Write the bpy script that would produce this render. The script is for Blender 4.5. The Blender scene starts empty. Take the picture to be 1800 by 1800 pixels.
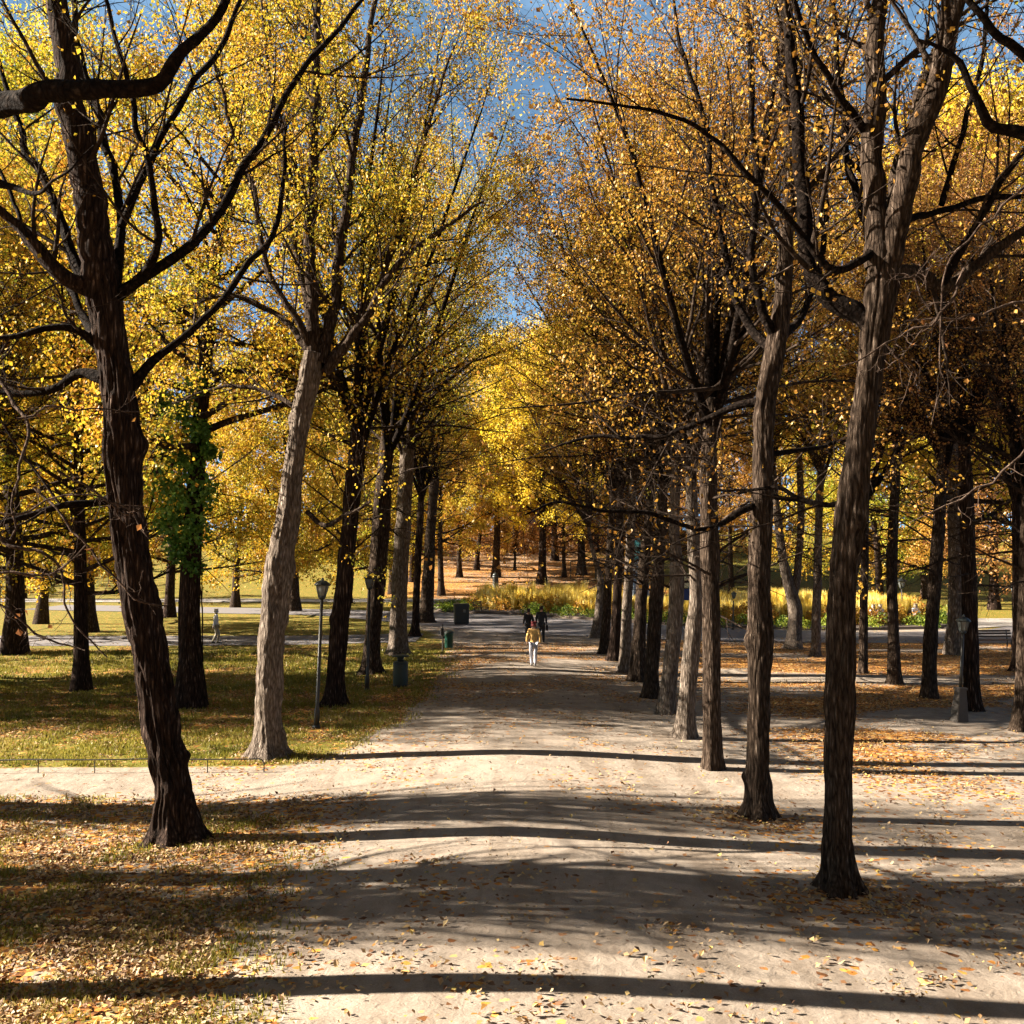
import bpy, math, random
import numpy as np
from mathutils import Vector, Matrix

random.seed(7)
PI = math.pi
rad = math.radians
sc = bpy.context.scene
COL = sc.collection

# ------------------------------------------------------------------ camera, sky, sun, exposure
CAM_H = 4.5
PITCH = rad(2.39)
cam_d = bpy.data.cameras.new('camera')
cam_d.sensor_width = 36; cam_d.lens = 36
cam_d.clip_start = 0.1; cam_d.clip_end = 4000
cam = bpy.data.objects.new('camera', cam_d); COL.objects.link(cam)
cam.location = (0, 0, CAM_H); cam.rotation_euler = (PI/2 + PITCH, 0, 0)
sc.camera = cam

SUN_EL = rad(26); SUN_OFF = rad(3)           # low sun from the left, a little ahead
sun_vec = Vector((-math.cos(SUN_OFF)*math.cos(SUN_EL), math.sin(SUN_OFF)*math.cos(SUN_EL), math.sin(SUN_EL)))
w = bpy.data.worlds.new('World'); sc.world = w; w.use_nodes = True
nt = w.node_tree
sky = nt.nodes.new('ShaderNodeTexSky'); sky.sky_type = 'NISHITA'; sky.sun_disc = False
sky.sun_elevation = SUN_EL; sky.sun_rotation = math.atan2(sun_vec.x, sun_vec.y) % (2*PI)
sky.air_density = 0.16; sky.dust_density = 0.3; sky.ozone_density = 3.0
_tc = nt.nodes.new('ShaderNodeTexCoord'); _mp = nt.nodes.new('ShaderNodeMapping'); _mp.inputs['Scale'].default_value = (1.6, 1.6, 3.5); _mp.inputs['Location'].default_value = (.35, .2, .1)
_nz = nt.nodes.new('ShaderNodeTexNoise'); _nz.inputs['Scale'].default_value = 2.2; _nz.inputs['Detail'].default_value = 7; _nz.inputs['Roughness'].default_value = .62
_cr = nt.nodes.new('ShaderNodeMapRange'); _cr.inputs[1].default_value = .42; _cr.inputs[2].default_value = .66; _cr.inputs[4].default_value = .8
_mx = nt.nodes.new('ShaderNodeMix'); _mx.data_type = 'RGBA'; _mx.inputs[7].default_value = (1.5, 2.5, 3.7, 1)      # pale cloud added to brighten the visible sky
nt.links.new(_tc.outputs['Generated'], _mp.inputs[0]); nt.links.new(_mp.outputs[0], _nz.inputs['Vector']); nt.links.new(_nz.outputs[0], _cr.inputs[0])
_sx = nt.nodes.new('ShaderNodeSeparateXYZ'); nt.links.new(_tc.outputs['Generated'], _sx.inputs[0])      # added cloud kept low; the zenith stays dark to limit sky light
_hz = nt.nodes.new('ShaderNodeMapRange'); _hz.interpolation_type = 'SMOOTHSTEP'; _hz.inputs[1].default_value = .72; _hz.inputs[2].default_value = .42; nt.links.new(_sx.outputs[2], _hz.inputs[0])
_ad = nt.nodes.new('ShaderNodeMath'); _ad.operation = 'MULTIPLY_ADD'; _ad.inputs[1].default_value = .75; _ad.inputs[2].default_value = .25; nt.links.new(_cr.outputs[0], _ad.inputs[0])
_ml = nt.nodes.new('ShaderNodeMath'); _ml.operation = 'MULTIPLY'; nt.links.new(_ad.outputs[0], _ml.inputs[0]); nt.links.new(_hz.outputs[0], _ml.inputs[1])
nt.links.new(_ml.outputs[0], _mx.inputs[0]); _ct = nt.nodes.new('ShaderNodeMix'); _ct.data_type = 'RGBA'; _ct.blend_type = 'MULTIPLY'; _ct.inputs[0].default_value = 1; _ct.inputs[7].default_value = (.85, 1.25, 1.1, 1)
nt.links.new(sky.outputs[0], _ct.inputs[6]); nt.links.new(_ct.outputs[2], _mx.inputs[6]); nt.links.new(_mx.outputs[2], nt.nodes['Background'].inputs[0])
nt.nodes['Background'].inputs[1].default_value = 0.05
sun_d = bpy.data.lights.new('sun', 'SUN'); sun_d.energy = 5.0; sun_d.angle = rad(0.4); sun_d.color = (1.0, 0.89, 0.74)
sun = bpy.data.objects.new('sun', sun_d); COL.objects.link(sun)
sun.rotation_euler = sun_vec.to_track_quat('Z', 'Y').to_euler(); sun.location = (-30, 10, 40)
sc.view_settings.view_transform = 'Standard'; sc.view_settings.look = 'None'
sc.view_settings.exposure = 2.75; sc.view_settings.gamma = 1.0
sc.render.engine = 'CYCLES'
cy = sc.cycles
cy.max_bounces = 6; cy.diffuse_bounces = 2; cy.glossy_bounces = 2; cy.transmission_bounces = 3
cy.use_adaptive_sampling = True; cy.adaptive_threshold = 0.02
cy.use_denoising = True; cy.sample_clamp_indirect = 4.0
try: cy.denoiser = 'OPENIMAGEDENOISE'
except Exception: pass

# ------------------------------------------------------------------ noise + terrain
def _hash(ix, iy, s):
    h = (ix.astype(np.int64)*374761393 + iy.astype(np.int64)*668265263 + s*1274126177) & 0xffffffff
    h = ((h ^ (h >> 13))*1274126177) & 0xffffffff
    return ((h ^ (h >> 16)) & 0xffff)/65535.0
def vnoise(x, y, s=0, px=None):
    x = np.asarray(x, float); y = np.asarray(y, float)
    ix = np.floor(x); iy = np.floor(y); fx = x-ix; fy = y-iy
    fx = fx*fx*(3-2*fx); fy = fy*fy*(3-2*fy)
    i0 = ix; i1 = ix+1
    if px: i0 = np.mod(i0, px); i1 = np.mod(i1, px)
    a = _hash(i0, iy, s); b = _hash(i1, iy, s); c = _hash(i0, iy+1, s); d = _hash(i1, iy+1, s)
    return (a*(1-fx)+b*fx)*(1-fy)+(c*(1-fx)+d*fx)*fy
def fbm(x, y, s=0, o=4):
    v = 0; a = .5; t = 0
    for k in range(o):
        v = v+a*vnoise(np.asarray(x)*2**k, np.asarray(y)*2**k, s+k); t += a; a *= .5
    return v/t
def sstep(a, b, x):
    t = np.clip((np.asarray(x, float)-a)/(b-a), 0, 1); return t*t*(3-2*t)
def gz(x, y):
    x = np.asarray(x, float); y = np.asarray(y, float)
    flat = 1-sstep(42, 50, y)
    crown = 0.20*np.exp(-(x/3.6)**2)*flat
    und = (fbm(x*.35, y*.35, 3, 3)-.5)*0.07*flat
    hill = 9.0*sstep(104, 190, y)
    return crown+und+hill

def ray(px, py):
    d = Vector(((px-900)/1800, (900-py)/1800, -1))
    d.rotate(cam.rotation_euler); return d
def at(px, py, Y):
    d = ray(px, py); t = Y/d.y
    return Vector((d.x*t, Y, CAM_H+d.z*t))
def ground_at(px, py):
    z = 0.0
    for _ in range(12):
        d = ray(px, py); t = (z-CAM_H)/d.z
        x, y = d.x*t, d.y*t; z = float(gz(x, y))
    return Vector((x, y, z))

# ------------------------------------------------------------------ materials
def mat(name):
    m = bpy.data.materials.new(name); m.use_nodes = True
    n = m.node_tree; n.nodes.clear()
    out = n.nodes.new('ShaderNodeOutputMaterial')
    return m, n, out
class NB:
    def __init__(s, n): s.n = n
    def __call__(s, t, **kw):
        nd = s.n.nodes.new(t)
        for k, v in kw.items(): setattr(nd, k, v)
        return nd
    def link(s, a, b): s.n.links.new(a, b)
def ramp(b, stops, src):
    r = b('ShaderNodeValToRGB'); e = r.color_ramp.elements
    while len(e) < len(stops): e.new(0.5)
    for el, (p, c) in zip(e, stops): el.position = p; el.color = (*c, 1)
    b.link(src, r.inputs[0]); return r
def noise(b, vec, scale, detail=4, rough=.6, dist=0):
    t = b('ShaderNodeTexNoise'); t.inputs['Scale'].default_value = scale; t.inputs['Detail'].default_value = detail
    t.inputs['Roughness'].default_value = rough; t.inputs['Distortion'].default_value = dist
    if vec is not None: b.link(vec, t.inputs['Vector'])
    return t
def mixc(b, fac, a, c, mode='MIX'):
    m = b('ShaderNodeMix', data_type='RGBA', blend_type=mode)
    for sock, v in ((m.inputs[0], fac), (m.inputs[6], a), (m.inputs[7], c)):
        if hasattr(v, 'is_linked'): b.link(v, sock)
        elif isinstance(v, (int, float)): sock.default_value = v
        else: sock.default_value = (*v, 1)
    return m.outputs[2]
def simple(name, col, rough=.6, metal=0, var=.25, scale=12, bump=.0):
    m, n, out = mat(name); b = NB(n)
    p = b('ShaderNodeBsdfPrincipled'); tc = b('ShaderNodeTexCoord')
    t = noise(b, tc.outputs['Object'], scale)
    c = mixc(b, t.outputs[0], tuple(x*(1-var) for x in col), tuple(min(1, x*(1+var)) for x in col))
    b.link(c, p.inputs['Base Color']); p.inputs['Roughness'].default_value = rough; p.inputs['Metallic'].default_value = metal
    if bump:
        bp = b('ShaderNodeBump'); bp.inputs['Strength'].default_value = bump; bp.inputs['Distance'].default_value = .02
        b.link(t.outputs[0], bp.inputs['Height']); b.link(bp.outputs[0], p.inputs['Normal'])
    b.link(p.outputs[0], out.inputs[0]); return m

def bark(name, dark, mid, light, zs=.16, scale=17, moss=0.0):
    m, n, out = mat(name); b = NB(n)
    tc = b('ShaderNodeTexCoord'); mp = b('ShaderNodeMapping'); mp.inputs['Scale'].default_value = (1, 1, zs)
    b.link(tc.outputs['Object'], mp.inputs[0])
    a = noise(b, mp.outputs[0], scale, 5, .65, .6)
    f = noise(b, mp.outputs[0], scale*3.2, 4, .7, .3)
    big = noise(b, tc.outputs['Object'], 1.3, 3)
    v = b('ShaderNodeTexVoronoi', feature='DISTANCE_TO_EDGE'); v.inputs['Scale'].default_value = scale*1.2
    b.link(mp.outputs[0], v.inputs['Vector'])
    h1 = b('ShaderNodeMath', operation='MULTIPLY'); b.link(v.outputs[0], h1.inputs[0]); h1.inputs[1].default_value = 1.0
    h2 = b('ShaderNodeMath', operation='ADD'); b.link(h1.outputs[0], h2.inputs[0]); b.link(a.outputs[0], h2.inputs[1])
    h3 = b('ShaderNodeMath', operation='MULTIPLY_ADD'); b.link(f.outputs[0], h3.inputs[0]); h3.inputs[1].default_value = .5; b.link(h2.outputs[0], h3.inputs[2])
    r = ramp(b, [(.38, dark), (.58, mid), (.85, light)], h3.outputs[0])
    r.color_ramp.elements[0].position = .55; r.color_ramp.elements[1].position = .85; r.color_ramp.elements[2].position = 1.0
    sc_ = b('ShaderNodeMath', operation='MULTIPLY'); b.link(h3.outputs[0], sc_.inputs[0]); sc_.inputs[1].default_value = .8
    b.link(sc_.outputs[0], r.inputs[0])
    c = mixc(b, big.outputs[0], r.outputs[0], mixc(b, .35, r.outputs[0], (.55, .5, .45), 'MULTIPLY'))
    if moss:
        mr = ramp(b, [(.55, (0, 0, 0)), (.75, (moss, moss, moss))], noise(b, tc.outputs['Object'], 2.2, 5).outputs[0])
        c = mixc(b, mr.outputs[0], c, (.16, .17, .06))
    p = b('ShaderNodeBsdfPrincipled'); p.inputs['Roughness'].default_value = .92
    p.inputs['Specular IOR Level'].default_value = .04
    b.link(c, p.inputs['Base Color'])
    bp = b('ShaderNodeBump'); bp.inputs['Strength'].default_value = .9; bp.inputs['Distance'].default_value = .045
    b.link(h3.outputs[0], bp.inputs['Height']); b.link(bp.outputs[0], p.inputs['Normal'])
    b.link(p.outputs[0], out.inputs[0]); return m

def leafmat(name, stops, trans=.5, clump=None):
    m, n, out = mat(name); b = NB(n)
    g = b('ShaderNodeNewGeometry'); tc = b('ShaderNodeTexCoord')
    oi = b('ShaderNodeObjectInfo')
    nz = noise(b, tc.outputs['Object'], .35, 3)
    add = b('ShaderNodeMath', operation='MULTIPLY_ADD'); b.link(nz.outputs[0], add.inputs[0]); add.inputs[1].default_value = 1.6
    s2 = b('ShaderNodeMath', operation='MULTIPLY_ADD'); b.link(g.outputs['Random Per Island'], s2.inputs[0]); s2.inputs[1].default_value = .55; s2.inputs[2].default_value = -.63
    b.link(s2.outputs[0], add.inputs[2])
    s3 = b('ShaderNodeMath', operation='MULTIPLY_ADD'); b.link(oi.outputs['Random'], s3.inputs[0]); s3.inputs[1].default_value = .16; b.link(add.outputs[0], s3.inputs[2])
    r = ramp(b, stops, s3.outputs[0])
    d = b('ShaderNodeBsdfDiffuse'); t = b('ShaderNodeBsdfTranslucent'); gl = b('ShaderNodeBsdfGlossy')
    gl.inputs['Roughness'].default_value = .45; gl.inputs['Color'].default_value = (1, .95, .85, 1)
    b.link(r.outputs[0], d.inputs[0]); b.link(r.outputs[0], t.inputs[0])
    mx = b('ShaderNodeMixShader'); mx.inputs[0].default_value = trans
    b.link(d.outputs[0], mx.inputs[1]); b.link(t.outputs[0], mx.inputs[2])
    m2 = b('ShaderNodeMixShader'); m2.inputs[0].default_value = .02
    b.link(mx.outputs[0], m2.inputs[1]); b.link(gl.outputs[0], m2.inputs[2])
    b.link(m2.outputs[0], out.inputs[0]); return m

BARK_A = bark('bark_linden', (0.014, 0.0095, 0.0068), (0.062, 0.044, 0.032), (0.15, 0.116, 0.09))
BARK_L = bark('bark_limb_shaded', (0.0044, 0.003025, 0.0022), (0.0143, 0.0099, 0.0077), (0.0385, 0.0286, 0.022), zs=1, scale=9)  # limb bark darkened: the shade on the limbs is put into its colour
BARK_PALE_LIT = bark('bark_pale_lit', (0.0558, 0.04216, 0.03224), (0.1674, 0.1364, 0.1104), (0.2852, 0.2418, 0.2015), zs=.2, scale=15)  # pale bark; sunlight on the lit trunks is partly put into this colour
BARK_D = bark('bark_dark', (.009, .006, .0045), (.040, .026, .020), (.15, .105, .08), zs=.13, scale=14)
BARK_T = bark('bark_twig', (0.018, 0.0126, 0.0096), (0.042, 0.03, 0.0222), (0.09, 0.066, 0.051), zs=1, scale=6)
TWIG_PALE = bark('bark_pale_twig', (0.0372, 0.0248, 0.0186), (0.093, 0.0651, 0.0496), (0.1612, 0.1178, 0.093), zs=1, scale=8)
LEAF_Y = leafmat('leaf_yellow', [(.0, (0.06, 0.10, 0.0148)), (.25, (0.29, 0.26, 0.022)), (.5, (0.51, 0.345, 0.028)), (.75, (0.45, 0.235, 0.022)), (1., (0.33, 0.13, 0.02))], .45)
LEAF_O = leafmat('leaf_golden_brown', [(.0, (.26, .19, .03)), (.3, (.46, .27, .035)), (.6, (.37, .175, .028)), (1., (.17, .07, .02))], .42)
LEAF_L = leafmat('leaf_lemon', [(.0, (.40, .38, .03)), (.3, (.62, .48, .035)), (.7, (.70, .50, .04)), (1., (.60, .36, .03))], .5)
LEAF_G = leafmat('leaf_greenish', [(.0, (0.07, 0.14, 0.014)), (.35, (0.196, 0.231, 0.021)), (.6, (0.49, 0.406, 0.028)), (1., (0.525, 0.336, 0.028))], .5)
LEAF_GREEN = leafmat('leaf_green', [(.0, (.02, .07, .012)), (.4, (.06, .15, .02)), (.75, (.14, .27, .05)), (1., (.26, .36, .08))], .4)
LEAF_B = leafmat('leaf_brown', [(.0, (0.26, 0.156, 0.0325)), (.4, (0.299, 0.143, 0.0325)), (.7, (0.221, 0.091, 0.026)), (1., (0.13, 0.052, 0.0195))], .4)

def litter_mat():
    m, n, out = mat('fallen_leaf'); b = NB(n)
    g = b('ShaderNodeNewGeometry')
    r = ramp(b, [(.0, (0.066, 0.0297, 0.0132)), (.2, (0.1716, 0.0792, 0.0297)), (.45, (0.3036, 0.1848, 0.0792)), (.7, (0.396, 0.2838, 0.1584)), (.88, (0.4356, 0.3168, 0.0792)), (1, (0.33, 0.132, 0.033))], g.outputs['Random Per Island'])
    d = b('ShaderNodeBsdfPrincipled'); d.inputs['Roughness'].default_value = .7
    b.link(r.outputs[0], d.inputs['Base Color'])
    t = b('ShaderNodeBsdfTranslucent'); b.link(r.outputs[0], t.inputs[0])
    mx = b('ShaderNodeMixShader'); mx.inputs[0].default_value = .2
    b.link(d.outputs[0], mx.inputs[1]); b.link(t.outputs[0], mx.inputs[2]); b.link(mx.outputs[0], out.inputs[0]); return m
LITTER = litter_mat()

def ground_mat():
    m, n, out = mat('park_ground'); b = NB(n)
    tc = b('ShaderNodeTexCoord'); P = tc.outputs['Object']
    ag = b('ShaderNodeAttribute', attribute_name='grass'); al = b('ShaderNodeAttribute', attribute_name='litter')
    # gravel
    fine = noise(b, P, 55, 8, .85); med = noise(b, P, 2.2, 5, .6); big = noise(b, P, .35, 3)
    gr = ramp(b, [(.3, (0.155, 0.124, 0.0961)), (.5, (0.2666, 0.2263, 0.186)), (.72, (0.372, 0.3224, 0.2728))], fine.outputs[0])
    gr2 = mixc(b, .55, gr.outputs[0], ramp(b, [(.32, (.50, .46, .42)), (.6, (1, 1, 1))], med.outputs[0]).outputs[0], 'MULTIPLY')
    tm = b('ShaderNodeMapping'); tm.inputs['Scale'].default_value = (1.5, .16, 1); b.link(P, tm.inputs[0])
    trk = noise(b, tm.outputs[0], 1.0, 4, .6, .5)
    gr2 = mixc(b, .6, gr2, ramp(b, [(.36, (.60, .54, .48)), (.52, (1, .98, .96)), (.7, (.86, .82, .78))], trk.outputs[0]).outputs[0], 'MULTIPLY')
    # grass
    g1 = noise(b, P, 14, 6, .75); g2 = noise(b, P, 1.1, 4)
    gg = ramp(b, [(.3, (0.0594, 0.0561, 0.00792)), (.5, (0.1254, 0.1056, 0.01452)), (.7, (0.2376, 0.198, 0.0297))], g1.outputs[0])
    gg2 = mixc(b, ramp(b, [(.4, (0, 0, 0)), (.7, (.6, .6, .6))], g2.outputs[0]).outputs[0], gg.outputs[0], (.085, .095, .012))
    # litter (dense mat of small leaves: voronoi cells)
    vo = b('ShaderNodeTexVoronoi'); vo.inputs['Scale'].default_value = 13; b.link(P, vo.inputs['Vector'])
    sep = b('ShaderNodeSeparateColor'); b.link(vo.outputs['Color'], sep.inputs[0])
    lc = ramp(b, [(.0, (.07, .03, .012)), (.3, (.15, .06, .02)), (.6, (.33, .13, .025)), (.85, (.46, .23, .045)), (1, (.44, .30, .13))], sep.outputs[0])
    def thr(att, nz, amp, lo, hi):
        a = b('ShaderNodeMath', operation='MULTIPLY_ADD'); b.link(nz, a.inputs[0]); a.inputs[1].default_value = amp; b.link(att, a.inputs[2])
        r = b('ShaderNodeMapRange'); b.link(a.outputs[0], r.inputs[0]); r.inputs[1].default_value = lo; r.inputs[2].default_value = hi
        return r.outputs[0]
    fg = thr(ag.outputs['Fac'], g1.outputs[0], .9, .8, 1.15)
    fl = b('ShaderNodeMath', operation='MULTIPLY_ADD'); b.link(sep.outputs[1], fl.inputs[0]); fl.inputs[1].default_value = 1.0; b.link(al.outputs['Fac'], fl.inputs[2])
    fl2 = b('ShaderNodeMapRange'); b.link(fl.outputs[0], fl2.inputs[0]); fl2.inputs[1].default_value = 1.0; fl2.inputs[2].default_value = 1.02
    c = mixc(b, fg, gr2, gg2); c = mixc(b, fl2.outputs[0], c, lc.outputs[0])
    p = b('ShaderNodeBsdfPrincipled'); p.inputs['Roughness'].default_value = .95; p.inputs['Specular IOR Level'].default_value = .1
    b.link(c, p.inputs['Base Color'])
    rut = noise(b, P, 6.5, 3, .55, .8)
    h0 = b('ShaderNodeMath', operation='MULTIPLY_ADD'); b.link(rut.outputs[0], h0.inputs[0]); h0.inputs[1].default_value = 4.0; b.link(fine.outputs[0], h0.inputs[2])
    hh = b('ShaderNodeMath', operation='MULTIPLY_ADD'); b.link(g1.outputs[0], hh.inputs[0]); hh.inputs[1].default_value = .8; b.link(h0.outputs[0], hh.inputs[2])
    bp = b('ShaderNodeBump'); bp.inputs['Strength'].default_value = .6; bp.inputs['Distance'].default_value = .008
    b.link(hh.outputs[0], bp.inputs['Height']); b.link(bp.outputs[0], p.inputs['Normal'])
    b.link(p.outputs[0], out.inputs[0]); return m
GROUND = ground_mat()
ASPHALT = simple('asphalt', (0.102, 0.09, 0.09), .9, var=.25, scale=3, bump=.2)
PALE_ROAD = simple('pale_road', (0.252, 0.228, 0.204), .9, var=.2, scale=2)
IRON = simple('black_iron', (.02, .024, .022), .45, .3)
STEEL = simple('grey_steel', (0.035, 0.033, 0.029), .5, .4)
DKGREEN = simple('dark_green_paint', (0.016, 0.027, 0.017), .6, bump=.1)
GREEN = simple('green_plastic', (.012, .065, .042), .45)
BLACKP = simple('black_plastic', (.012, .016, .015), .5)
GLASS = simple('lamp_glass', (.10, .11, .105), .25)
CONCRETE = simple('concrete', (0.07, 0.06, 0.052), .9, var=.25, bump=.3)
STONE = simple('pedestal_stone', (.24, .28, .33), .8, var=.15)
VERDI = simple('verdigris_bronze', (.05, .26, .27), .55, var=.5, scale=6, bump=.3)
WOOD = simple('bench_wood', (.10, .055, .03), .7, var=.3)

# ------------------------------------------------------------------ mesh helpers
def mesh_np(name, V, Q, smooth=True):
    """V (n,3) floats, Q (m,4) or (m,3) ints"""
    V = np.ascontiguousarray(V, np.float32); Q = np.ascontiguousarray(Q, np.int32)
    me = bpy.data.meshes.new(name); k = Q.shape[1]
    me.vertices.add(len(V)); me.vertices.foreach_set('co', V.ravel())
    me.loops.add(Q.size); me.loops.foreach_set('vertex_index', Q.ravel())
    me.polygons.add(len(Q)); me.polygons.foreach_set('loop_start', np.arange(0, Q.size, k, dtype=np.int32))
    me.update(calc_edges=True)
    me.polygons.foreach_set('use_smooth', np.full(len(Q), smooth)); me.update()
    return me
def obj(name, me, m=None, parent=None, loc=(0, 0, 0), rot=(0, 0, 0)):
    o = bpy.data.objects.new(name, me); COL.objects.link(o)
    if m is not None and not me.materials: me.materials.append(m)
    o.location = loc; o.rotation_euler = rot
    if parent is not None: o.parent = parent
    return o
def empty(name, loc, label, cat, group=None, rz=0):
    e = bpy.data.objects.new(name, None); COL.objects.link(e); e.location = loc; e.rotation_euler = (0, 0, rz)
    e.empty_display_size = .3
    tag(e, label, cat, group); return e
def tag(o, label=None, cat=None, group=None, kind=None):
    if label: o['label'] = label
    if cat: o['category'] = cat
    if group: o['group'] = group
    if kind: o['kind'] = kind
    return o
class MB:
    """collects primitive shapes into one mesh"""
    def __init__(s): s.v = []; s.f = []
    def add(s, V, F):
        o = len(s.v); s.v += [tuple(p) for p in V]; s.f += [tuple(i+o for i in f) for f in F]; return s
    def box(s, c, d, rz=0, taper=1.0, bev=0):
        x, y, z = d[0]/2, d[1]/2, d[2]/2; cr, sr = math.cos(rz), math.sin(rz)
        V = []
        for sz, t in ((-1, 1), (1, taper)):
            b_ = bev
            for (a, e) in ((-x*t+b_, -y*t), (x*t-b_, -y*t), (x*t, -y*t+b_), (x*t, y*t-b_), (x*t-b_, y*t), (-x*t+b_, y*t), (-x*t, y*t-b_), (-x*t, -y*t+b_)) if bev else ((-x*t, -y*t), (x*t, -y*t), (x*t, y*t), (-x*t, y*t)):
                V.append((c[0]+a*cr-e*sr, c[1]+a*sr+e*cr, c[2]+sz*z))
        n = 8 if bev else 4
        F = [tuple(range(n-1, -1, -1)), tuple(range(n, 2*n))]+[(i, (i+1) % n, n+(i+1) % n, n+i) for i in range(n)]
        return s.add(V, F)
    def lathe(s, c, prof, k=20):
        V = []; F = []
        for (r, z) in prof:
            for i in range(k):
                a = 2*PI*i/k; V.append((c[0]+r*math.cos(a), c[1]+r*math.sin(a), c[2]+z))
        for j in range(len(prof)-1):
            for i in range(k): F.append((j*k+i, j*k+(i+1) % k, (j+1)*k+(i+1) % k, (j+1)*k+i))
        F.append(tuple(range(k-1, -1, -1))); F.append(tuple((len(prof)-1)*k+i for i in range(k)))
        return s.add(V, F)
    def tube(s, pts, r, k=8):
        P = np.array([pts], float); n = P.shape[1]
        R = np.full((1, n), r) if np.isscalar(r) else np.array([r], float)
        V, Q = tubes(P, R, k)
        s.add(V.tolist(), Q.tolist())
        return s.add([], [])
    def mesh(s, name, smooth=False):
        me = bpy.data.meshes.new(name); me.from_pydata(s.v, [], s.f); me.update()
        for p in me.polygons: p.use_smooth = smooth
        return me
def tubes(P, R, k=4, cap=True):
    """P (B,n,3), R (B,n) -> verts, quads"""
    B, n, _ = P.shape
    T = np.gradient(P, axis=1); T /= np.linalg.norm(T, axis=2, keepdims=True)+1e-9
    M = T.mean(axis=1); ref = np.zeros((B, 3)); j = np.argmin(np.abs(M), axis=1); ref[np.arange(B), j] = 1
    U = np.cross(T, ref[:, None, :]); U /= np.linalg.norm(U, axis=2, keepdims=True)+1e-9
    W = np.cross(T, U)
    a = np.arange(k)*2*PI/k
    V = P[:, :, None, :]+R[:, :, None, None]*(U[:, :, None, :]*np.cos(a)[None, None, :, None]+W[:, :, None, :]*np.sin(a)[None, None, :, None])
    idx = np.arange(B*n*k).reshape(B, n, k); nx = np.roll(idx, -1, axis=2)
    Q = np.stack([idx[:, :-1], nx[:, :-1], nx[:, 1:], idx[:, 1:]], axis=-1).reshape(-1, 4)
    return V.reshape(-1, 3), Q
def join(parts):
    Vs, Qs, o = [], [], 0
    for V, Q in parts: Vs.append(V); Qs.append(Q+o); o += len(V)
    return np.concatenate(Vs), np.concatenate(Qs)

# ------------------------------------------------------------------ growth of branches
UP = np.array([0, 0, 1.0])
def walk(rng, S, D, L, R0, n, up, wob, r1=.25):
    """polylines from S (B,3) in direction D, length L (B,)"""
    B = len(S); D = D/np.linalg.norm(D, axis=1, keepdims=True); P = [S]; d = D.copy()
    upv = np.asarray(up, float).reshape(-1, 1)*UP[None] if np.ndim(up) <= 1 else up
    for i in range(n-1):
        d = d+upv/(n-1)+rng.normal(0, wob, (B, 3))
        d /= np.linalg.norm(d, axis=1, keepdims=True)
        P.append(P[-1]+d*(L/(n-1))[:, None])
    P = np.stack(P, axis=1); t = np.linspace(0, 1, n)[None]
    return P, R0[:, None]*(1-(1-r1)*t)
def spawn(rng, P, R, m, t0, t1, ang, L, n, up, wob, rf=.55, rmin=.003, rmax=9, taper=.25, lt=.5, angj=.25):
    """m children on every parent; ang from the parent's direction"""
    B, k, _ = P.shape
    par = np.repeat(np.arange(B), m); t = (np.tile(np.arange(m), B)+rng.random(B*m))/m; t = t0+(t1-t0)*t
    f = t*(k-1); i = np.clip(f.astype(int), 0, k-2); u = (f-i)[:, None]
    S = P[par, i]*(1-u)+P[par, i+1]*u; Rr = (R[par, i]*(1-u[:, 0])+R[par, i+1]*u[:, 0])
    T = P[par, i+1]-P[par, i]; T /= np.linalg.norm(T, axis=1, keepdims=True)+1e-9
    rv = rng.normal(0, 1, S.shape); pr = rv-(rv*T).sum(1, keepdims=True)*T; pr /= np.linalg.norm(pr, axis=1, keepdims=True)
    a = (ang+rng.normal(0, angj, len(S)))[:, None]
    D = T*np.cos(a)+pr*np.sin(a)
    LL = L*(1-lt*t)*rng.uniform(.6, 1.25, len(S))
    R0 = np.clip(Rr*rf, rmin, rmax)
    return walk(rng, S, D, LL, R0, n, up, wob, taper)
def leaves(rng, P, per, size, spread=.08, t0=.15, droop=.5, keep=None):
    B, k, _ = P.shape; N = B*per
    par = np.repeat(np.arange(B), per); t = t0+(1-t0)*rng.random(N); f = t*(k-1); i = np.clip(f.astype(int), 0, k-2); u = (f-i)[:, None]
    C = P[par, i]*(1-u)+P[par, i+1]*u+rng.normal(0, spread, (N, 3))
    if keep is not None: C = C[keep(C)]; N = len(C)
    A = rng.normal(0, 1, (N, 3))-droop*UP; A /= np.linalg.norm(A, axis=1, keepdims=True)
    X = rng.normal(0, 1, (N, 3)); Bv = np.cross(A, X); Bv /= np.linalg.norm(Bv, axis=1, keepdims=True); Nn = np.cross(A, Bv)
    s = (size*rng.uniform(.65, 1.3, N))[:, None]
    V = np.stack([C, C+A*s*.45+Bv*s*.42+Nn*s*.12, C+A*s, C+A*s*.45-Bv*s*.42+Nn*s*.12], axis=1).reshape(-1, 3)
    return V, np.arange(N*4).reshape(N, 4)

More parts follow.
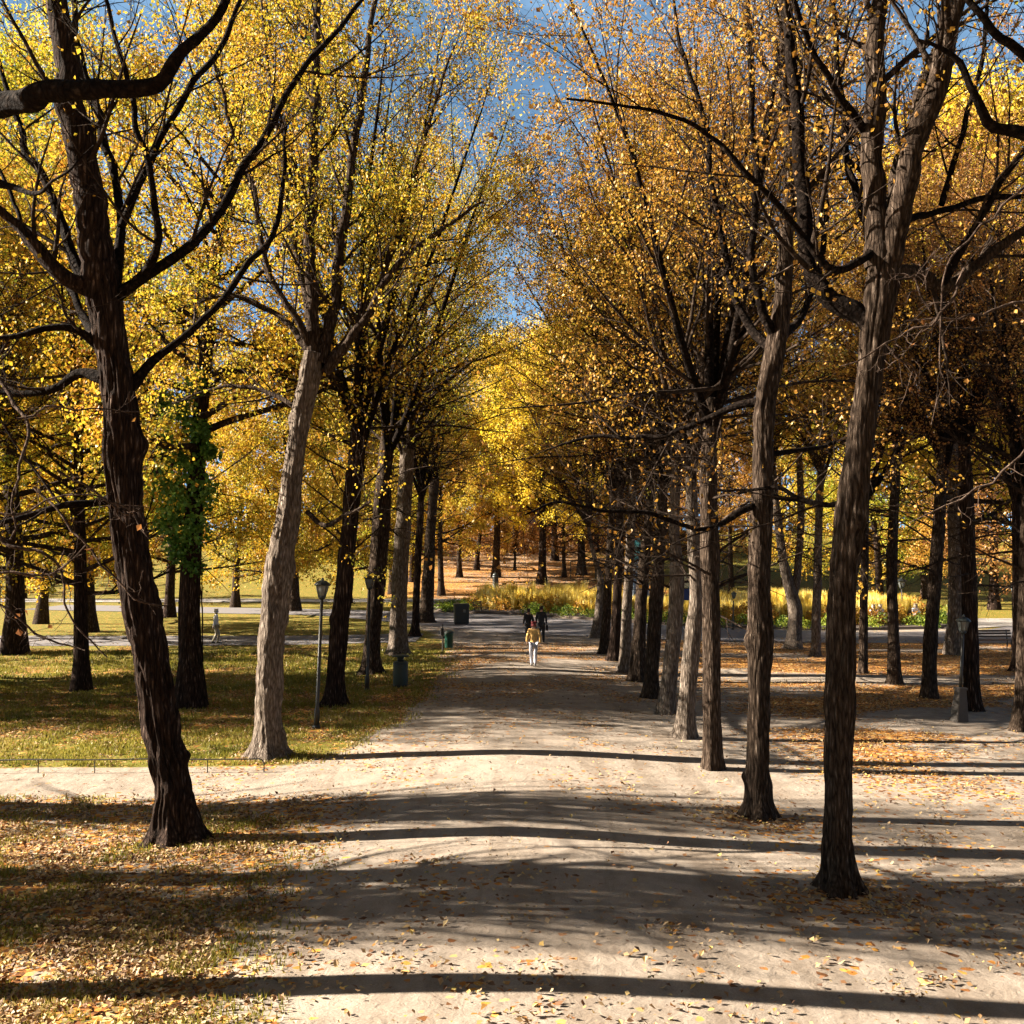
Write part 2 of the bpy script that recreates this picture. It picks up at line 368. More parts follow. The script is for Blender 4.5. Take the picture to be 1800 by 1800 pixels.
def resample(P, R, step):
    P = np.asarray(P, float); R = np.asarray(R, float)
    m = len(P)
    if m > 2:      # catmull-rom
        E = np.vstack([2*P[0]-P[1], P, 2*P[-1]-P[-2]]); out = []; ro = []
        for i in range(m-1):
            for t in np.linspace(0, 1, 12, endpoint=False):
                a, b_, c, d = E[i], E[i+1], E[i+2], E[i+3]
                out.append(.5*((2*b_)+(-a+c)*t+(2*a-5*b_+4*c-d)*t*t+(-a+3*b_-3*c+d)*t**3)); ro.append(R[i]*(1-t)+R[i+1]*t)
        out.append(P[-1]); ro.append(R[-1]); P = np.array(out); R = np.array(ro)
    s = np.concatenate([[0], np.cumsum(np.linalg.norm(np.diff(P, axis=0), axis=1))])
    n = max(3, int(s[-1]/step)+1); q = np.linspace(0, s[-1], n)
    return np.stack([np.interp(q, s, P[:, j]) for j in range(3)], 1), np.interp(q, s, R)

def trunk_mesh(name, P, R, k, step, seed, furrow=.05, lump=.12, flare=.55, burls=(), flat_top=False):
    """one bark surface with buttressed foot, furrows, lumps and burls; P is relative to the foot"""
    P, R = resample(P, R, step); n = len(P)
    T = np.gradient(P, axis=0); T /= np.linalg.norm(T, axis=1, keepdims=True)
    U = np.cross(T, np.array([0, 1, 0])); U /= np.linalg.norm(U, axis=1, keepdims=True); W = np.cross(T, U)*-1
    a = np.arange(k)*2*PI/k; s = np.concatenate([[0], np.cumsum(np.linalg.norm(np.diff(P, axis=0), axis=1))])
    A, S = np.meshgrid(a, s); Rg = np.repeat(R[:, None], k, 1)
    ang = A/(2*PI)
    big = vnoise(ang*4, S*1.1, seed, 4)-.5
    med = vnoise(ang*8, S*2.6+5, seed+3, 8)-.5
    nf = max(10, int(2*PI*R.mean()/.075))
    ridge = 1-np.abs(vnoise(ang*nf+vnoise(ang*3, S*2, seed+9, 3)*1.5, S*1.6, seed+5, nf)*2-1)
    ridge2 = 1-np.abs(vnoise(ang*nf*2, S*4.5, seed+6, nf*2)*2-1)
    f = 1+lump*2*big+lump*.9*med-furrow*ridge*1.6-furrow*.6*ridge2
    ph = seed*1.7
    but = .5+.5*np.cos(A*5+ph)*np.cos(A*2+ph*.6)
    f = f+flare*np.exp(-S/.24)*(.3+1.3*but)+.16*np.exp(-S/.8)*(.3+1.2*but)
    for (hh, aa, rr, amp) in burls:
        da = (A-aa+PI) % (2*PI)-PI
        f = f+amp*np.exp(-((S-hh)/rr)**2-(da*Rg/rr)**2)
    Rr = Rg*f
    V = P[:, None]+Rr[..., None]*(U[:, None]*np.cos(A)[..., None]+W[:, None]*np.sin(A)[..., None])
    idx = np.arange(n*k).reshape(n, k); nx = np.roll(idx, -1, 1)
    Q = np.stack([idx[:-1], nx[:-1], nx[1:], idx[1:]], -1).reshape(-1, 4)
    V = V.reshape(-1, 3)
    V = np.vstack([V, P[-1]]); c = len(V)-1
    Q = np.vstack([Q, np.stack([idx[-1, ::2], np.roll(idx[-1], -1)[::2], np.roll(idx[-1], -2)[::2], np.full(len(idx[-1, ::2]), c)], -1)])
    return mesh_np(name, V, Q)

# ---- shared avenue crowns (start at the fork of the trunk) ------------------------------
def make_crown(seed, H=11.5, spread=26, nst=7, per=12, lsize=.068, bare=0.0, r0=.12, opened=False):
    rng = np.random.default_rng(seed)
    ang = rng.uniform(0, 2*PI)+np.arange(nst)*2*PI/nst+rng.normal(0, .3, nst)
    tilt = np.radians(rng.uniform(spread*.35, spread*1.35, nst)); tilt[0] = rad(4)
    D = np.stack([np.cos(ang)*np.sin(tilt), np.sin(ang)*np.sin(tilt), np.cos(tilt)], 1)
    S = np.zeros((nst, 3)); S[:, 2] = rng.uniform(-1.1, .0, nst); S[:, :2] = D[:, :2]*.12
    P0, R0 = walk(rng, S, D, H*rng.uniform(.75, 1.0, nst), r0*rng.uniform(.65, 1.0, nst), 14, .25, .035, .12)
    P1, R1 = spawn(rng, P0, R0, 13, .10, .97, .72, 4.6, 8, .35, .07, .5, .008, .06, .2, .45)
    # lower arching limbs
    PL, RL = spawn(rng, P0, R0, 2, .04, .25, 1.15, 5.2, 9, .10, .06, .5, .02, .06, .2, .2)
    P1 = np.concatenate([P1, PL[:, np.linspace(0, 8, 8).astype(int)]]); R1 = np.concatenate([R1, RL[:, np.linspace(0, 8, 8).astype(int)]])
    P2, R2 = spawn(rng, P1, R1, 7, .15, .98, .75, 1.7, 5, .15, .10, .5, .0045, .02, .3, .35)
    P3, R3 = spawn(rng, P2, R2, 5, .15, 1.0, .7, .66, 4, .0, .14, .6, .0045, .01, .4, .3)
    if opened:
        s_ = rng.random(len(P3)) < .12; P3, R3 = P3[s_], R3[s_]; s_ = rng.random(len(P2)) < .3; P2, R2 = P2[s_], R2[s_]*1.3; R1 = R1*1.3
    limbs = tubes(P0, R0, 9); wood = join([tubes(P1, R1, 5), tubes(P2, R2, 3), tubes(P3, R3, 3)])
    def keep(C):
        clump = vnoise(C[:, 0]*.55+C[:, 1]*.4, C[:, 2]*.5+C[:, 1]*.25, seed)
        zf = sstep(-1, 5.5, C[:, 2]); rr = np.hypot(C[:, 0], C[:, 1])
        pr = (.25+.75*zf)*np.clip(0+1.5*clump, .06, 1.2)*(.5+.5*sstep(.5, 3, rr))*(1-bare)
        return rng.random(len(C)) < pr*1.15
    lv = join([leaves(rng, P3, per, lsize, .07, .2, .6, keep), leaves(rng, P2, per, lsize, .10, .3, .6, keep)])
    return (mesh_np('limbs', *limbs), mesh_np('twigs', *wood), mesh_np('foliage', lv[0], lv[1], False))
CROWNS = [make_crown(11), make_crown(12, 10.5, 30, 6), make_crown(13, 12, 22, 8), make_crown(14, 11, 27, 7)]
OPEN = [make_crown(23, 11, 20, 10, 10, .12, .75, .25, True), make_crown(24, 10, 24, 10, 10, .12, .8, .25, True)]

# ---- big free-standing lawn trees -----------------------------------------------------------
def make_lawn_tree(seed, H=22, W=7.5, zlow=3.0, per=34, lsize=.17, r0=.36, dens=1.0):
    rng = np.random.default_rng(seed)
    P0, R0 = walk(rng, np.zeros((1, 3)), np.array([[.02, .01, 1.]]), np.array([H*.93]), np.array([r0]), 16, .1, .03, .12)
    m = 34
    t = (np.arange(m)+rng.random(m))/m; z = zlow*.9+(H*.9-zlow)*t
    f = np.clip(z/(H*.93)*15, 0, 14.99); i = f.astype(int); u = (f-i)[:, None]
    S = P0[0, i]*(1-u)+P0[0, i+1]*u
    a = np.arange(m)*2.4+rng.normal(0, .4, m); el = np.radians(8+58*t+rng.normal(0, 9, m))
    D = np.stack([np.cos(a)*np.cos(el), np.sin(a)*np.cos(el), np.sin(el)], 1)
    env = W*np.sqrt(np.clip(1-((t-.33)/.78)**2, .05, 1))*rng.uniform(.72, 1.12, m)
    P1, R1 = walk(rng, S, D, env, np.interp(t, [0, 1], [r0*.36, r0*.14]), 9, .12, .09, .15)
    P2, R2 = spawn(rng, P1, R1, 9, .18, 1.0, .75, 3.0, 6, .05, .12, .5, .014, .06, .3, .4)
    P3, R3 = spawn(rng, P2, R2, 5, .2, 1.0, .7, 1.2, 4, -.1, .15, .5, .008, .02, .4, .3)
    low = P3[:, 0, 2] > zlow*.8
    P3, R3 = P3[low], R3[low]
    trunk = tubes(P0, R0*(1+.5*np.exp(-P0[:, :, 2]/.5)), 14)
    wood = join([tubes(P1, R1, 6), tubes(P2, R2, 3), tubes(P3, R3, 3)])
    def keep(C):
        c = vnoise(C[:, 0]*.45+7, C[:, 2]*.45+C[:, 1]*.45, seed)
        return rng.random(len(C)) < np.clip(.12+1.35*c, 0, 1)*dens
    lv = leaves(rng, P3, per, lsize, .22, .05, .5, keep)
    return (mesh_np('trunk', *trunk), mesh_np('twigs', *wood), mesh_np('crown', lv[0], lv[1], False))
NEARLAWN = [make_lawn_tree(37, 23, 7.5, 8, 70, .105, .36, .72), make_lawn_tree(38, 24, 8, 3.5, 75, .105)]
LAWN = [make_lawn_tree(31), make_lawn_tree(32, 24, 8.5, 3.5), make_lawn_tree(33, 19, 6.5, 2.4), make_lawn_tree(34, 21, 7, 5.5)]
SPARSE = [make_lawn_tree(35, 21, 7, 4, 12, .13, .3, .55), make_lawn_tree(36, 20, 7.5, 4, 12, .13, .3, .45)]

def part(name, me, m, root, loc=(0, 0, 0), rz=0, s=1.0):
    o = bpy.data.objects.new(name, me); COL.objects.link(o); o.parent = root
    if not me.materials: me.materials.append(m)
    o.material_slots[0].link = 'OBJECT'; o.material_slots[0].material = m
    o.location = loc; o.rotation_euler = (0, 0, rz); o.scale = (s, s, s) if np.isscalar(s) else s
    return o
def lawn_tree(x, y, v, s, rz, leaf, label, group=None, bk=BARK_A, name='lawn_tree', bank=LAWN):
    r = empty(name, (x, y, float(gz(x, y))-.05), label, 'tree', group)
    t, tw, c = bank[v]
    part('trunk', t, bk, r, rz=rz, s=s); part('branches', tw, BARK_T, r, rz=rz, s=s); part('crown', c, leaf, r, rz=rz, s=s)
    return r

def px_poly(pts, base, D):
    """pixel polyline [(px,py,width_px,depth offset)] -> points relative to base + radii"""
    P, R = [], []
    for q in pts:
        px, py, wd = q[:3]; dd = q[3] if len(q) > 3 else 0
        p = at(px, py, D+dd)-Vector(base); P.append(p[:]); R.append(wd/2*(D+dd)/1800)
    return np.array(P), np.array(R)

def avenue_tree(name, pts, crown, rz, cs, leaf, label, group, bk=BARK_A, k=24, step=.12, seed=1, flare=.5, burls=(), low=3, lump=.07, furrow=.04, cat='tree'):
    base = ground_at(pts[0][0], pts[0][1]); base.z -= .04
    D = base.y
    r = empty(name, base, label, cat, group)
    P, R = px_poly(pts, base, D); P[0] = (0, 0, -.03)
    part('trunk', trunk_mesh('trunk', P, R, k, step, seed, furrow, lump, flare, burls), bk, r)
    top = P[-1]
    rng = np.random.default_rng(seed*7+1)
    if crown is not None:
        li, tw, fo = crown
        part('limbs', li, BARK_L if bk is not BARK_PALE_LIT else BARK_A, r, top, rz, cs); part('twigs', tw, BARK_T, r, top, rz, cs); part('crown', fo, leaf, r, top, rz, cs)
    if low:
        PP, RR = resample(P, R, .5); PP = PP[None]; RR = RR[None]
        P1, R1 = spawn(rng, PP, RR, low*3, .45, .98, 1.35, 3.6, 9, .05, .09, .18, .012, .04, .2, .2)
        P2, R2 = spawn(rng, P1, R1, 8, .12, .98, .8, 1.3, 5, -.12, .13, .5, .005, .014, .3, .3)
        P3, R3 = spawn(rng, P2, R2, 4, .2, 1., .75, .5, 4, -.1, .15, .6, .003, .006, .4, .3)
        part('low_branches', mesh_np('low_branches', *join([tubes(P1, R1, 5), tubes(P2, R2, 3), tubes(P3, R3, 3)])), BARK_T, r)
    return r

def hero_tree(name, trunk, limbs, label, group, bk, seed, burls=(), leafm=LEAF_Y, k=72, step=.045, dens=.5, twl=1.7, flare=.5, lump=.08, furrow=.06, sub=6, topcrown=None, n1=9):
    """near tree with individually shaped limbs"""
    base = ground_at(trunk[0][0], trunk[0][1]); base.z -= .04; D = base.y
    r = empty(name, base, label, 'tree', group)
    P, R = px_poly(trunk, base, D); P[0] = (0, 0, -.03)
    part('trunk', trunk_mesh('trunk', P, R, k, step, seed, furrow, lump, flare, burls), bk, r)
    rng = np.random.default_rng(seed)
    A1, A2, A3 = [], [], []
    for L in limbs:
        p, q = px_poly(L, base, D); pp, qq = resample(p, q, .12)
        pp = pp+np.stack([fbm(np.arange(len(pp))*.16, np.full(len(pp), seed+j*3.3), 8, 3)-.5 for j in range(3)], 1)*.16*np.minimum(1, np.arange(len(pp))/6)[:, None]
        part('limb', mesh_np('limb', *tubes(pp[None], (qq*(1+.18*(vnoise(np.arange(len(pp))*.7, 0*qq+seed, 4)-.5)))[None], 14)), bk if L[0][2] >= 30 else (BARK_L if bk is not BARK_PALE_LIT else BARK_A), r)
        ln = np.linalg.norm(np.diff(pp, axis=0), axis=1).sum()
        ps, qs = resample(p, q, ln/14+1e-6); ps = ps[:14][None]; qs = qs[:14][None]
        m = max(3, int(ln*sub/3))
        a, b_ = spawn(rng, ps, qs, m, .12, 1.0, .75, twl*1.5, 9, .28, .08, .42, .008, .05, .2, .35)
        A1.append(a); A2.append(b_)
    P1 = np.concatenate(A1); R1 = np.concatenate(A2)
    P2, R2 = spawn(rng, P1, R1, n1, .12, 1.0, .75, twl*.66, 6, .08, .12, .5, .0045, .02, .3, .3)
    P3, R3 = spawn(rng, P2, R2, 4, .2, 1., .75, .42, 4, .0, .16, .6, .003, .006, .4, .3)
    part('twigs', mesh_np('twigs', *join([tubes(P1, R1, 6), tubes(P2, R2, 4), tubes(P3, R3, 3)])), BARK_T, r)
    def keep(C):
        c = vnoise(C[:, 0]*.5+C[:, 1]*.3, C[:, 2]*.5, seed)
        return rng.random(len(C)) < (.2+1.2*c)*dens*(.35+.65*sstep(6, 11, C[:, 2]))
    lv = leaves(rng, P3, 8, .070, .06, .2, .6, keep)
    part('crown', mesh_np('crown', lv[0], lv[1], False), leafm, r)
    return r, base

# ------------------------------------------------------------------ the ground
def seg(a, b, lo, hi, x): return sstep(a, b, x)
def grass_mask(x, y):
    n = (fbm(x*.45, y*.45, 50, 3)-.5)*2.2
    # left edge of the gravel avenue
    xe = np.interp(y, [0, 10, 15, 17.5, 19.2, 19.6, 21.6, 22, 28, 36, 48, 56, 75, 110, 400], [-2.4, -2.6, -3.0, -3.8, -6.5, -70, -70, -4.2, -2.9, -2.6, -3, -4, -8, -9, -12])
    left = sstep(.9, -.9, x-xe+n*.8)
    front = sstep(1.0, -1.0, (x+7.5)+n*2.)*0
    right = sstep(26, 30, x+n*2)*sstep(50, 56, y)+sstep(92, 98, y+n*2)*sstep(8, 12, x+n)
    strip = (1-sstep(19.0, 19.7, y+n*.25))+sstep(21.3, 21.7, y+n*.15)
    g = left*np.clip(strip, 0, 1)*np.where(y < 19.3, np.clip(.25+1.5*(n/2.2+.1), .15, .95), 1)
    g = np.where(y > 48, np.maximum(g, right), g)
    return np.clip(g, 0, 1)
def litter_mask(x, y):
    n = fbm(x*.5+3, y*.5, 60, 4)
    n2 = fbm(x*.16+9, y*.35, 61, 3)
    g = grass_mask(x, y)
    near_left = sstep(.9, -.9, x+3.0+(n-.5)*1.5)*sstep(19.5, 18.5, y)*.62
    nl2 = sstep(2.5, -1.0, x+3.2)*sstep(14.5, 11, y)*.18
    rightl = sstep(5, 8.5, x)*sstep(17, 24, y)*(1-sstep(52, 58, y))*.95*sstep(.34, .52, n2)
    strip = sstep(29, 33, y)*(1-sstep(50, 55, y))*(.34+.6*sstep(.42, .62, n2))*sstep(-9, -1, -np.abs(x-1.5)*0-1)
    mid = .02+.08*sstep(.5, .68, n)
    base = np.where(g > .4, .16+.7*sstep(24, 27, y)*sstep(37, 33, y), mid)
    far = sstep(96, 104, y)*sstep(19, 14, np.abs(x-2))*(.7+.5*sstep(.4, .6, fbm(x*.05, y*.35, 66, 3)))
    pile = 0
    for bx, by in ((-5.3, 16.0), (4.3, 13.5), (4.2, 17.4), (-5.4, 22.6)): pile = np.maximum(pile, np.exp(-((x-bx)**2+(y-by)**2)/.9))
    return np.clip(np.maximum.reduce([pile*.9*(.3+n), far*(.35+n), near_left*(.5+n), nl2*(.4+n), rightl, strip*.7*sstep(.35, .6, n), base*(.4+n)]), 0, 1)
def build_ground():
    xs = np.concatenate([-np.geomspace(32, 1500, 40)[::-1], np.arange(-30, 30.01, .25), np.geomspace(32, 1500, 40)])
    ys = np.concatenate([np.arange(-60, 6, 6), np.arange(6, 60, .25), np.arange(60, 200, 1.25), np.geomspace(202, 2500, 30)])
    X, Y = np.meshgrid(xs, ys); Z = gz(X, Y)
    G = grass_mask(X, Y); Lm = litter_mask(X, Y)
    V = np.stack([X, Y, Z], -1).reshape(-1, 3)
    idx = np.arange(X.size).reshape(X.shape)
    Q = np.stack([idx[:-1, :-1], idx[:-1, 1:], idx[1:, 1:], idx[1:, :-1]], -1).reshape(-1, 4)
    gc = G[:-1, :-1].ravel(); cx = X[:-1, :-1].ravel(); cyy = Y[:-1, :-1].ravel()
    path = (gc < .5) & (np.abs(cx) < 60) & (cyy > -10) & (cyy < 110)
    for nm, sel in (('lawn', ~path), ('gravel_path', path)):
        q = Q[sel]; u, inv = np.unique(q, return_inverse=True)
        me = mesh_np(nm, V[u], inv.reshape(-1, 4))
        for an, arr in (('grass', G), ('litter', Lm)):
            a = me.attributes.new(an, 'FLOAT', 'POINT'); a.data.foreach_set('value', arr.ravel()[u].astype(np.float32))
        o = obj(nm, me, GROUND); tag(o, kind='structure')
build_ground()
def sheet(name, outline_l, outline_r, m, dz=.02):
    """draped strip between two outlines (lists of x,y of equal length)"""
    A = np.array(outline_l, float); B = np.array(outline_r, float)
    t = np.linspace(0, len(A)-1, 60); i = np.clip(t.astype(int), 0, len(A)-2); u = (t-i)[:, None]
    A = A[i]*(1-u)+A[i+1]*u; B = B[i]*(1-u)+B[i+1]*u
    s = np.linspace(0, 1, 9)[None, :, None]; P = A[:, None]*(1-s)+B[:, None]*s
    X, Y = P[..., 0], P[..., 1]; V = np.stack([X, Y, gz(X, Y)+dz], -1).reshape(-1, 3)
    idx = np.arange(X.size).reshape(X.shape)
    Q = np.stack([idx[:-1, :-1], idx[:-1, 1:], idx[1:, 1:], idx[1:, :-1]], -1).reshape(-1, 4)
    return tag(obj(name, mesh_np(name, V, Q), m), kind='structure')
sheet('lawn_path', [(-70, 50.5), (-30, 50.5), (-12, 51), (-5, 53)], [(-70, 57), (-30, 57), (-12, 57), (-5, 58.5)], ASPHALT, .02)
sheet('ring_road', [(-40, 84), (-14, 76), (-6, 66), (-1, 59.5), (6, 55), (14, 52.5), (24, 52), (34, 54), (46, 62)],
      [(-40, 92), (-14, 84), (-6.6, 80), (-.5, 76), (5, 70.5), (12, 63), (20, 59), (28, 61), (38, 72)], ASPHALT, .03)
sheet('far_road', [(-90, 97), (-40, 97), (-12, 97), (-4, 98)], [(-90, 104), (-40, 104), (-12, 104), (-4, 104)], PALE_ROAD, .045)
sheet('park_road', [(27, 62), (34, 66), (60, 66), (110, 60)], [(25, 66), (32, 72), (60, 73), (110, 68)], PALE_ROAD, .045)

def fallen(n, seed, ymin, ymax, size, fn, name, label):
    rng = np.random.default_rng(seed)
    y = ymin*np.exp(rng.random(n)*math.log(ymax/ymin)); x = (rng.random(n)*2-1)*(y*.54+1.5)
    k = rng.random(n) < fn(x, y)*np.clip(vnoise(x*2.3, y*2.3, 41)*2.2-.25, .15, 1.6); x, y = x[k], y[k]; N = len(x)
    z = gz(x, y)+.012+rng.random(N)*.02
    C = np.stack([x, y, z], 1); a = rng.random(N)*2*PI; tl = rng.normal(0, .42, N)
    A = np.stack([np.cos(a), np.sin(a), np.sin(tl)], 1); Bv = np.stack([-np.sin(a), np.cos(a), rng.normal(0, .28, N)], 1)
    s = (size*np.clip(np.exp(rng.normal(0, .3, N)), .5, 1.5))[:, None]; cu = (rng.random(N)**2*.9)[:, None]*UP
    A0 = C-A*s*.5
    V = np.stack([A0, A0+A*s*.4+Bv*s*.42+cu*s*.7, A0+A*s+cu*s*.5, A0+A*s*.4-Bv*s*.42+cu*s*.7], 1)
    V[:, :, 2] = np.maximum(V[:, :, 2], gz(V[:, :, 0], V[:, :, 1])+.006)
    o = obj(name, mesh_np(name, V.reshape(-1, 3), np.arange(N*4).reshape(N, 4), False), LITTER)
    tag(o, label, 'leaves', None, 'stuff'); return o
fallen(360000, 5, 8, 62, .052, lambda x, y: np.clip(litter_mask(x, y)*1.35+.015, 0, 1)*np.where(y < 26, np.where(grass_mask(x, y) > .3, 1, .55), .75), 'fallen_leaves', 'dry tan and yellow leaves scattered over gravel and grass')

def grass_blades(n, seed):
    rng = np.random.default_rng(seed)
    y = 9*np.exp(rng.random(n)*math.log(48/9)); x = -2-(rng.random(n))*(y*.54)
    g = grass_mask(x, y); tuft = fbm(x*1.7, y*1.7, 77, 3)
    k = rng.random(n) < g*sstep(.3, .65, tuft); x, y = x[k], y[k]; N = len(x)
    h = rng.uniform(.025, .07, N)*(1+y/40); wd = .006*(1+y/14); a = rng.random(N)*2*PI
    z = gz(x, y); d = np.stack([np.cos(a)*wd, np.sin(a)*wd, 0*a], 1); c = np.stack([x, y, z-.004], 1)
    tip = c+np.stack([rng.normal(0, .02, N), rng.normal(0, .02, N), h], 1)
    V = np.stack([c-d, c+d, tip], 1).reshape(-1, 3)
    me = mesh_np('grass', V, np.arange(N*3).reshape(N, 3), False)
    return tag(obj('grass', me, GRASSB), 'short yellowish green grass blades on the left lawn', 'grass', None, 'stuff')
GRASSB = leafmat('grass_blade', [(.0, (0.0496, 0.0682, 0.0093)), (.4, (0.1488, 0.1364, 0.0186)), (.75, (0.2604, 0.2232, 0.0372)), (1, (0.31, 0.2356, 0.0868))], .3)
grass_blades(300000, 9)

# ------------------------------------------------------------------ the two nearest trees on each side
G_L = 'trees in the left avenue row'; G_R = 'trees in the right avenue row'
L1_trunk = [(312, 1476, 84), (306, 1400, 76), (288, 1300, 78), (266, 1150, 82), (238, 1000, 78), (218, 850, 76), (213, 760, 78), (205, 660, 70), (190, 560, 76), (180, 490, 84), (170, 440, 60)]
L1_trunk = [(a_, b_, c_*.9) for a_, b_, c_ in L1_trunk]
L1_limbs = [
 [(178, 500, 60), (155, 350, 56), (132, 200, 50), (112, 80, 42), (92, -60, 36), (70, -260, 26, .5), (60, -420, 12, .8)],
 [(205, 520, 22), (250, 487, 20, .1), (310, 448, 18, .2), (365, 400, 17, .3), (412, 330, 15, .3), (470, 225, 13, .4), (545, 110, 10, .6), (620, 20, 8, .8), (700, -90, 4, 1)],
 [(200, 525, 20), (245, 490, 17, -.2), (272, 440, 15, -.4), (272, 370, 13, -.5), (258, 270, 11, -.6), (225, 150, 9, -.7), (195, 30, 8, -.8), (170, -120, 4, -1)],
 [(202, 505, 20), (210, 420, 17, .4), (205, 330, 15, .7), (180, 220, 14, 1), (150, 130, 12, 1.3), (128, 0, 10, 1.5), (110, -150, 5, 2)],
 [(212, 400, 14, .4), (245, 320, 13, .6), (280, 245, 12, .8), (330, 165, 11, .9), (380, 90, 10, 1.), (425, 0, 8, 1.1), (460, -110, 4, 1.2)],
 [(225, 685, 24), (262, 640, 16, .2), (310, 600, 13, .4), (375, 545, 12, .6), (430, 475, 11, .7), (475, 415, 10, .8), (500, 320, 8, .9), (505, 220, 5, 1)],
 [(165, 510, 34), (110, 485, 28, -.2), (70, 440, 23, -.3), (30, 400, 18, -.4), (-20, 350, 14, -.5), (-90, 260, 8, -.6)],
 [(155, 510, 24), (115, 420, 18, .4), (85, 330, 15, .6), (45, 250, 12, .8), (10, 150, 9, 1), (-20, 30, 5, 1.2)],
 [(175, 610, 18), (130, 578, 13, -.2), (80, 576, 12, -.3), (20, 592, 10, -.4), (-60, 600, 6, -.5)],
 [(180, 665, 24), (140, 655, 17, .1), (100, 680, 14, .2), (50, 692, 13, .3), (0, 690, 11, .4), (-90, 660, 6, .5)],
 [(205, 875, 18), (160, 884, 13, -.1), (110, 888, 12, -.3), (50, 905, 11, -.4), (-10, 925, 9, -.5), (-90, 950, 5, -.6)],
 [(165, 590, 20), (140, 545, 13, .5), (118, 505, 12, .8), (60, 440, 9, 1.2), (0, 300, 6, 1.6)],
]
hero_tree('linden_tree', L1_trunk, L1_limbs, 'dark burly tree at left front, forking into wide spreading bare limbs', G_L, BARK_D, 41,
          burls=[(1.35, PI, .14, .32), (6.4, PI*.98, .22, .42), (3.4, .3, .15, .1), (.9, 4.6, .12, .2)], leafm=LEAF_Y, dens=.12, lump=.10, furrow=.13, sub=4, n1=8, k=130, step=.03, flare=.7)
R1_trunk = [(1475, 1566, 60), (1473, 1480, 54), (1474, 1350, 54), (1478, 1200, 55), (1480, 1050, 54), (1493, 930, 60), (1503, 850, 62), (1515, 750, 50), (1530, 650, 52), (1542, 560, 62), (1550, 480, 62), (1552, 430, 54)]
R1_limbs = [
 [(1545, 470, 50), (1536, 340, 40), (1538, 200, 36), (1543, 80, 32), (1550, -60, 28), (1560, -260, 20, .4), (1565, -420, 8, .5)],
 [(1560, 470, 46), (1580, 370, 42, -.2), (1610, 260, 40, -.4), (1650, 140, 38, -.5), (1680, 20, 32, -.6), (1710, -120, 24, -.7), (1730, -330, 10, -.8)],
 [(1555, 450, 36), (1575, 330, 26, .5), (1605, 220, 23, .8), (1640, 110, 21, 1), (1690, 0, 18, 1.1), (1740, -150, 10, 1.2)],
 [(1538, 600, 26), (1522, 566, 34, .05), (1488, 542, 36, .1), (1448, 518, 33, .2), (1425, 470, 28, .3), (1415, 380, 26, .35), (1408, 250, 24, .4), (1395, 120, 21, .45), (1382, -20, 17, .5), (1370, -200, 9, .6)],
 [(1540, 440, 16), (1505, 462, 14, -.3), (1455, 474, 13, -.5), (1425, 430, 12, -.6), (1380, 375, 11, -.7), (1320, 310, 10, -.9), (1270, 250, 9, -1), (1200, 210, 8, -1.1), (1110, 185, 6, -1.3), (1000, 172, 4, -1.5)],
 [(1570, 480, 30), (1615, 482, 24, .2), (1660, 505, 22, .3), (1712, 475, 18, .4), (1765, 430, 16, .5), (1830, 380, 12, .6), (1920, 300, 7, .7)],
 [(1655, 503, 16, .3), (1700, 420, 13, .1), (1745, 350, 12, -.1), (1800, 270, 10, -.3), (1870, 180, 6, -.5)],
 [(1570, 400, 15), (1620, 378, 12, .3), (1680, 368, 11, .6), (1730, 350, 10, .8), (1810, 343, 8, 1), (1900, 330, 5, 1.2)],
 [(1540, 420, 20), (1512, 370, 15, .4), (1492, 290, 13, .7), (1482, 180, 12, 1), (1470, 60, 10, 1.2), (1460, -80, 6, 1.4)],
 [(1655, 360, 11, .6), (1680, 270, 10, .7), (1710, 180, 9, .8), (1730, 80, 7, .9), (1745, -40, 4, 1)],
 [(1520, 230, 15, 0), (1490, 190, 13, -.4), (1450, 130, 11, -.7), (1420, 60, 10, -1), (1390, -10, 8, -1.2), (1350, -100, 4, -1.4)],
 [(1500, 880, 12), (1450, 890, 10, .3), (1400, 875, 9, .5), (1360, 860, 7, .8), (1300, 870, 4, 1)],
]
hero_tree('linden_tree', R1_trunk, R1_limbs, 'nearest tree of the right avenue row, forking into tall upright limbs', G_R, BARK_A, 42,
          burls=[(5.35, 1.5, .18, .12), (5.0, PI*1.45, .12, .22), (4.6, PI*1.3, .10, .2), (2.6, 0, .2, .12), (8.3, PI, .2, .12)], leafm=LEAF_O, dens=.28, lump=.08, furrow=.11, sub=5, n1=8, k=110, step=.035, flare=.7)
R2_trunk = [(1335, 1436, 44), (1333, 1350, 42), (1334, 1200, 42), (1337, 1120, 46), (1333, 1000, 42), (1340, 850, 42), (1345, 720, 42), (1362, 620, 44), (1372, 560, 40), (1378, 500, 30)]
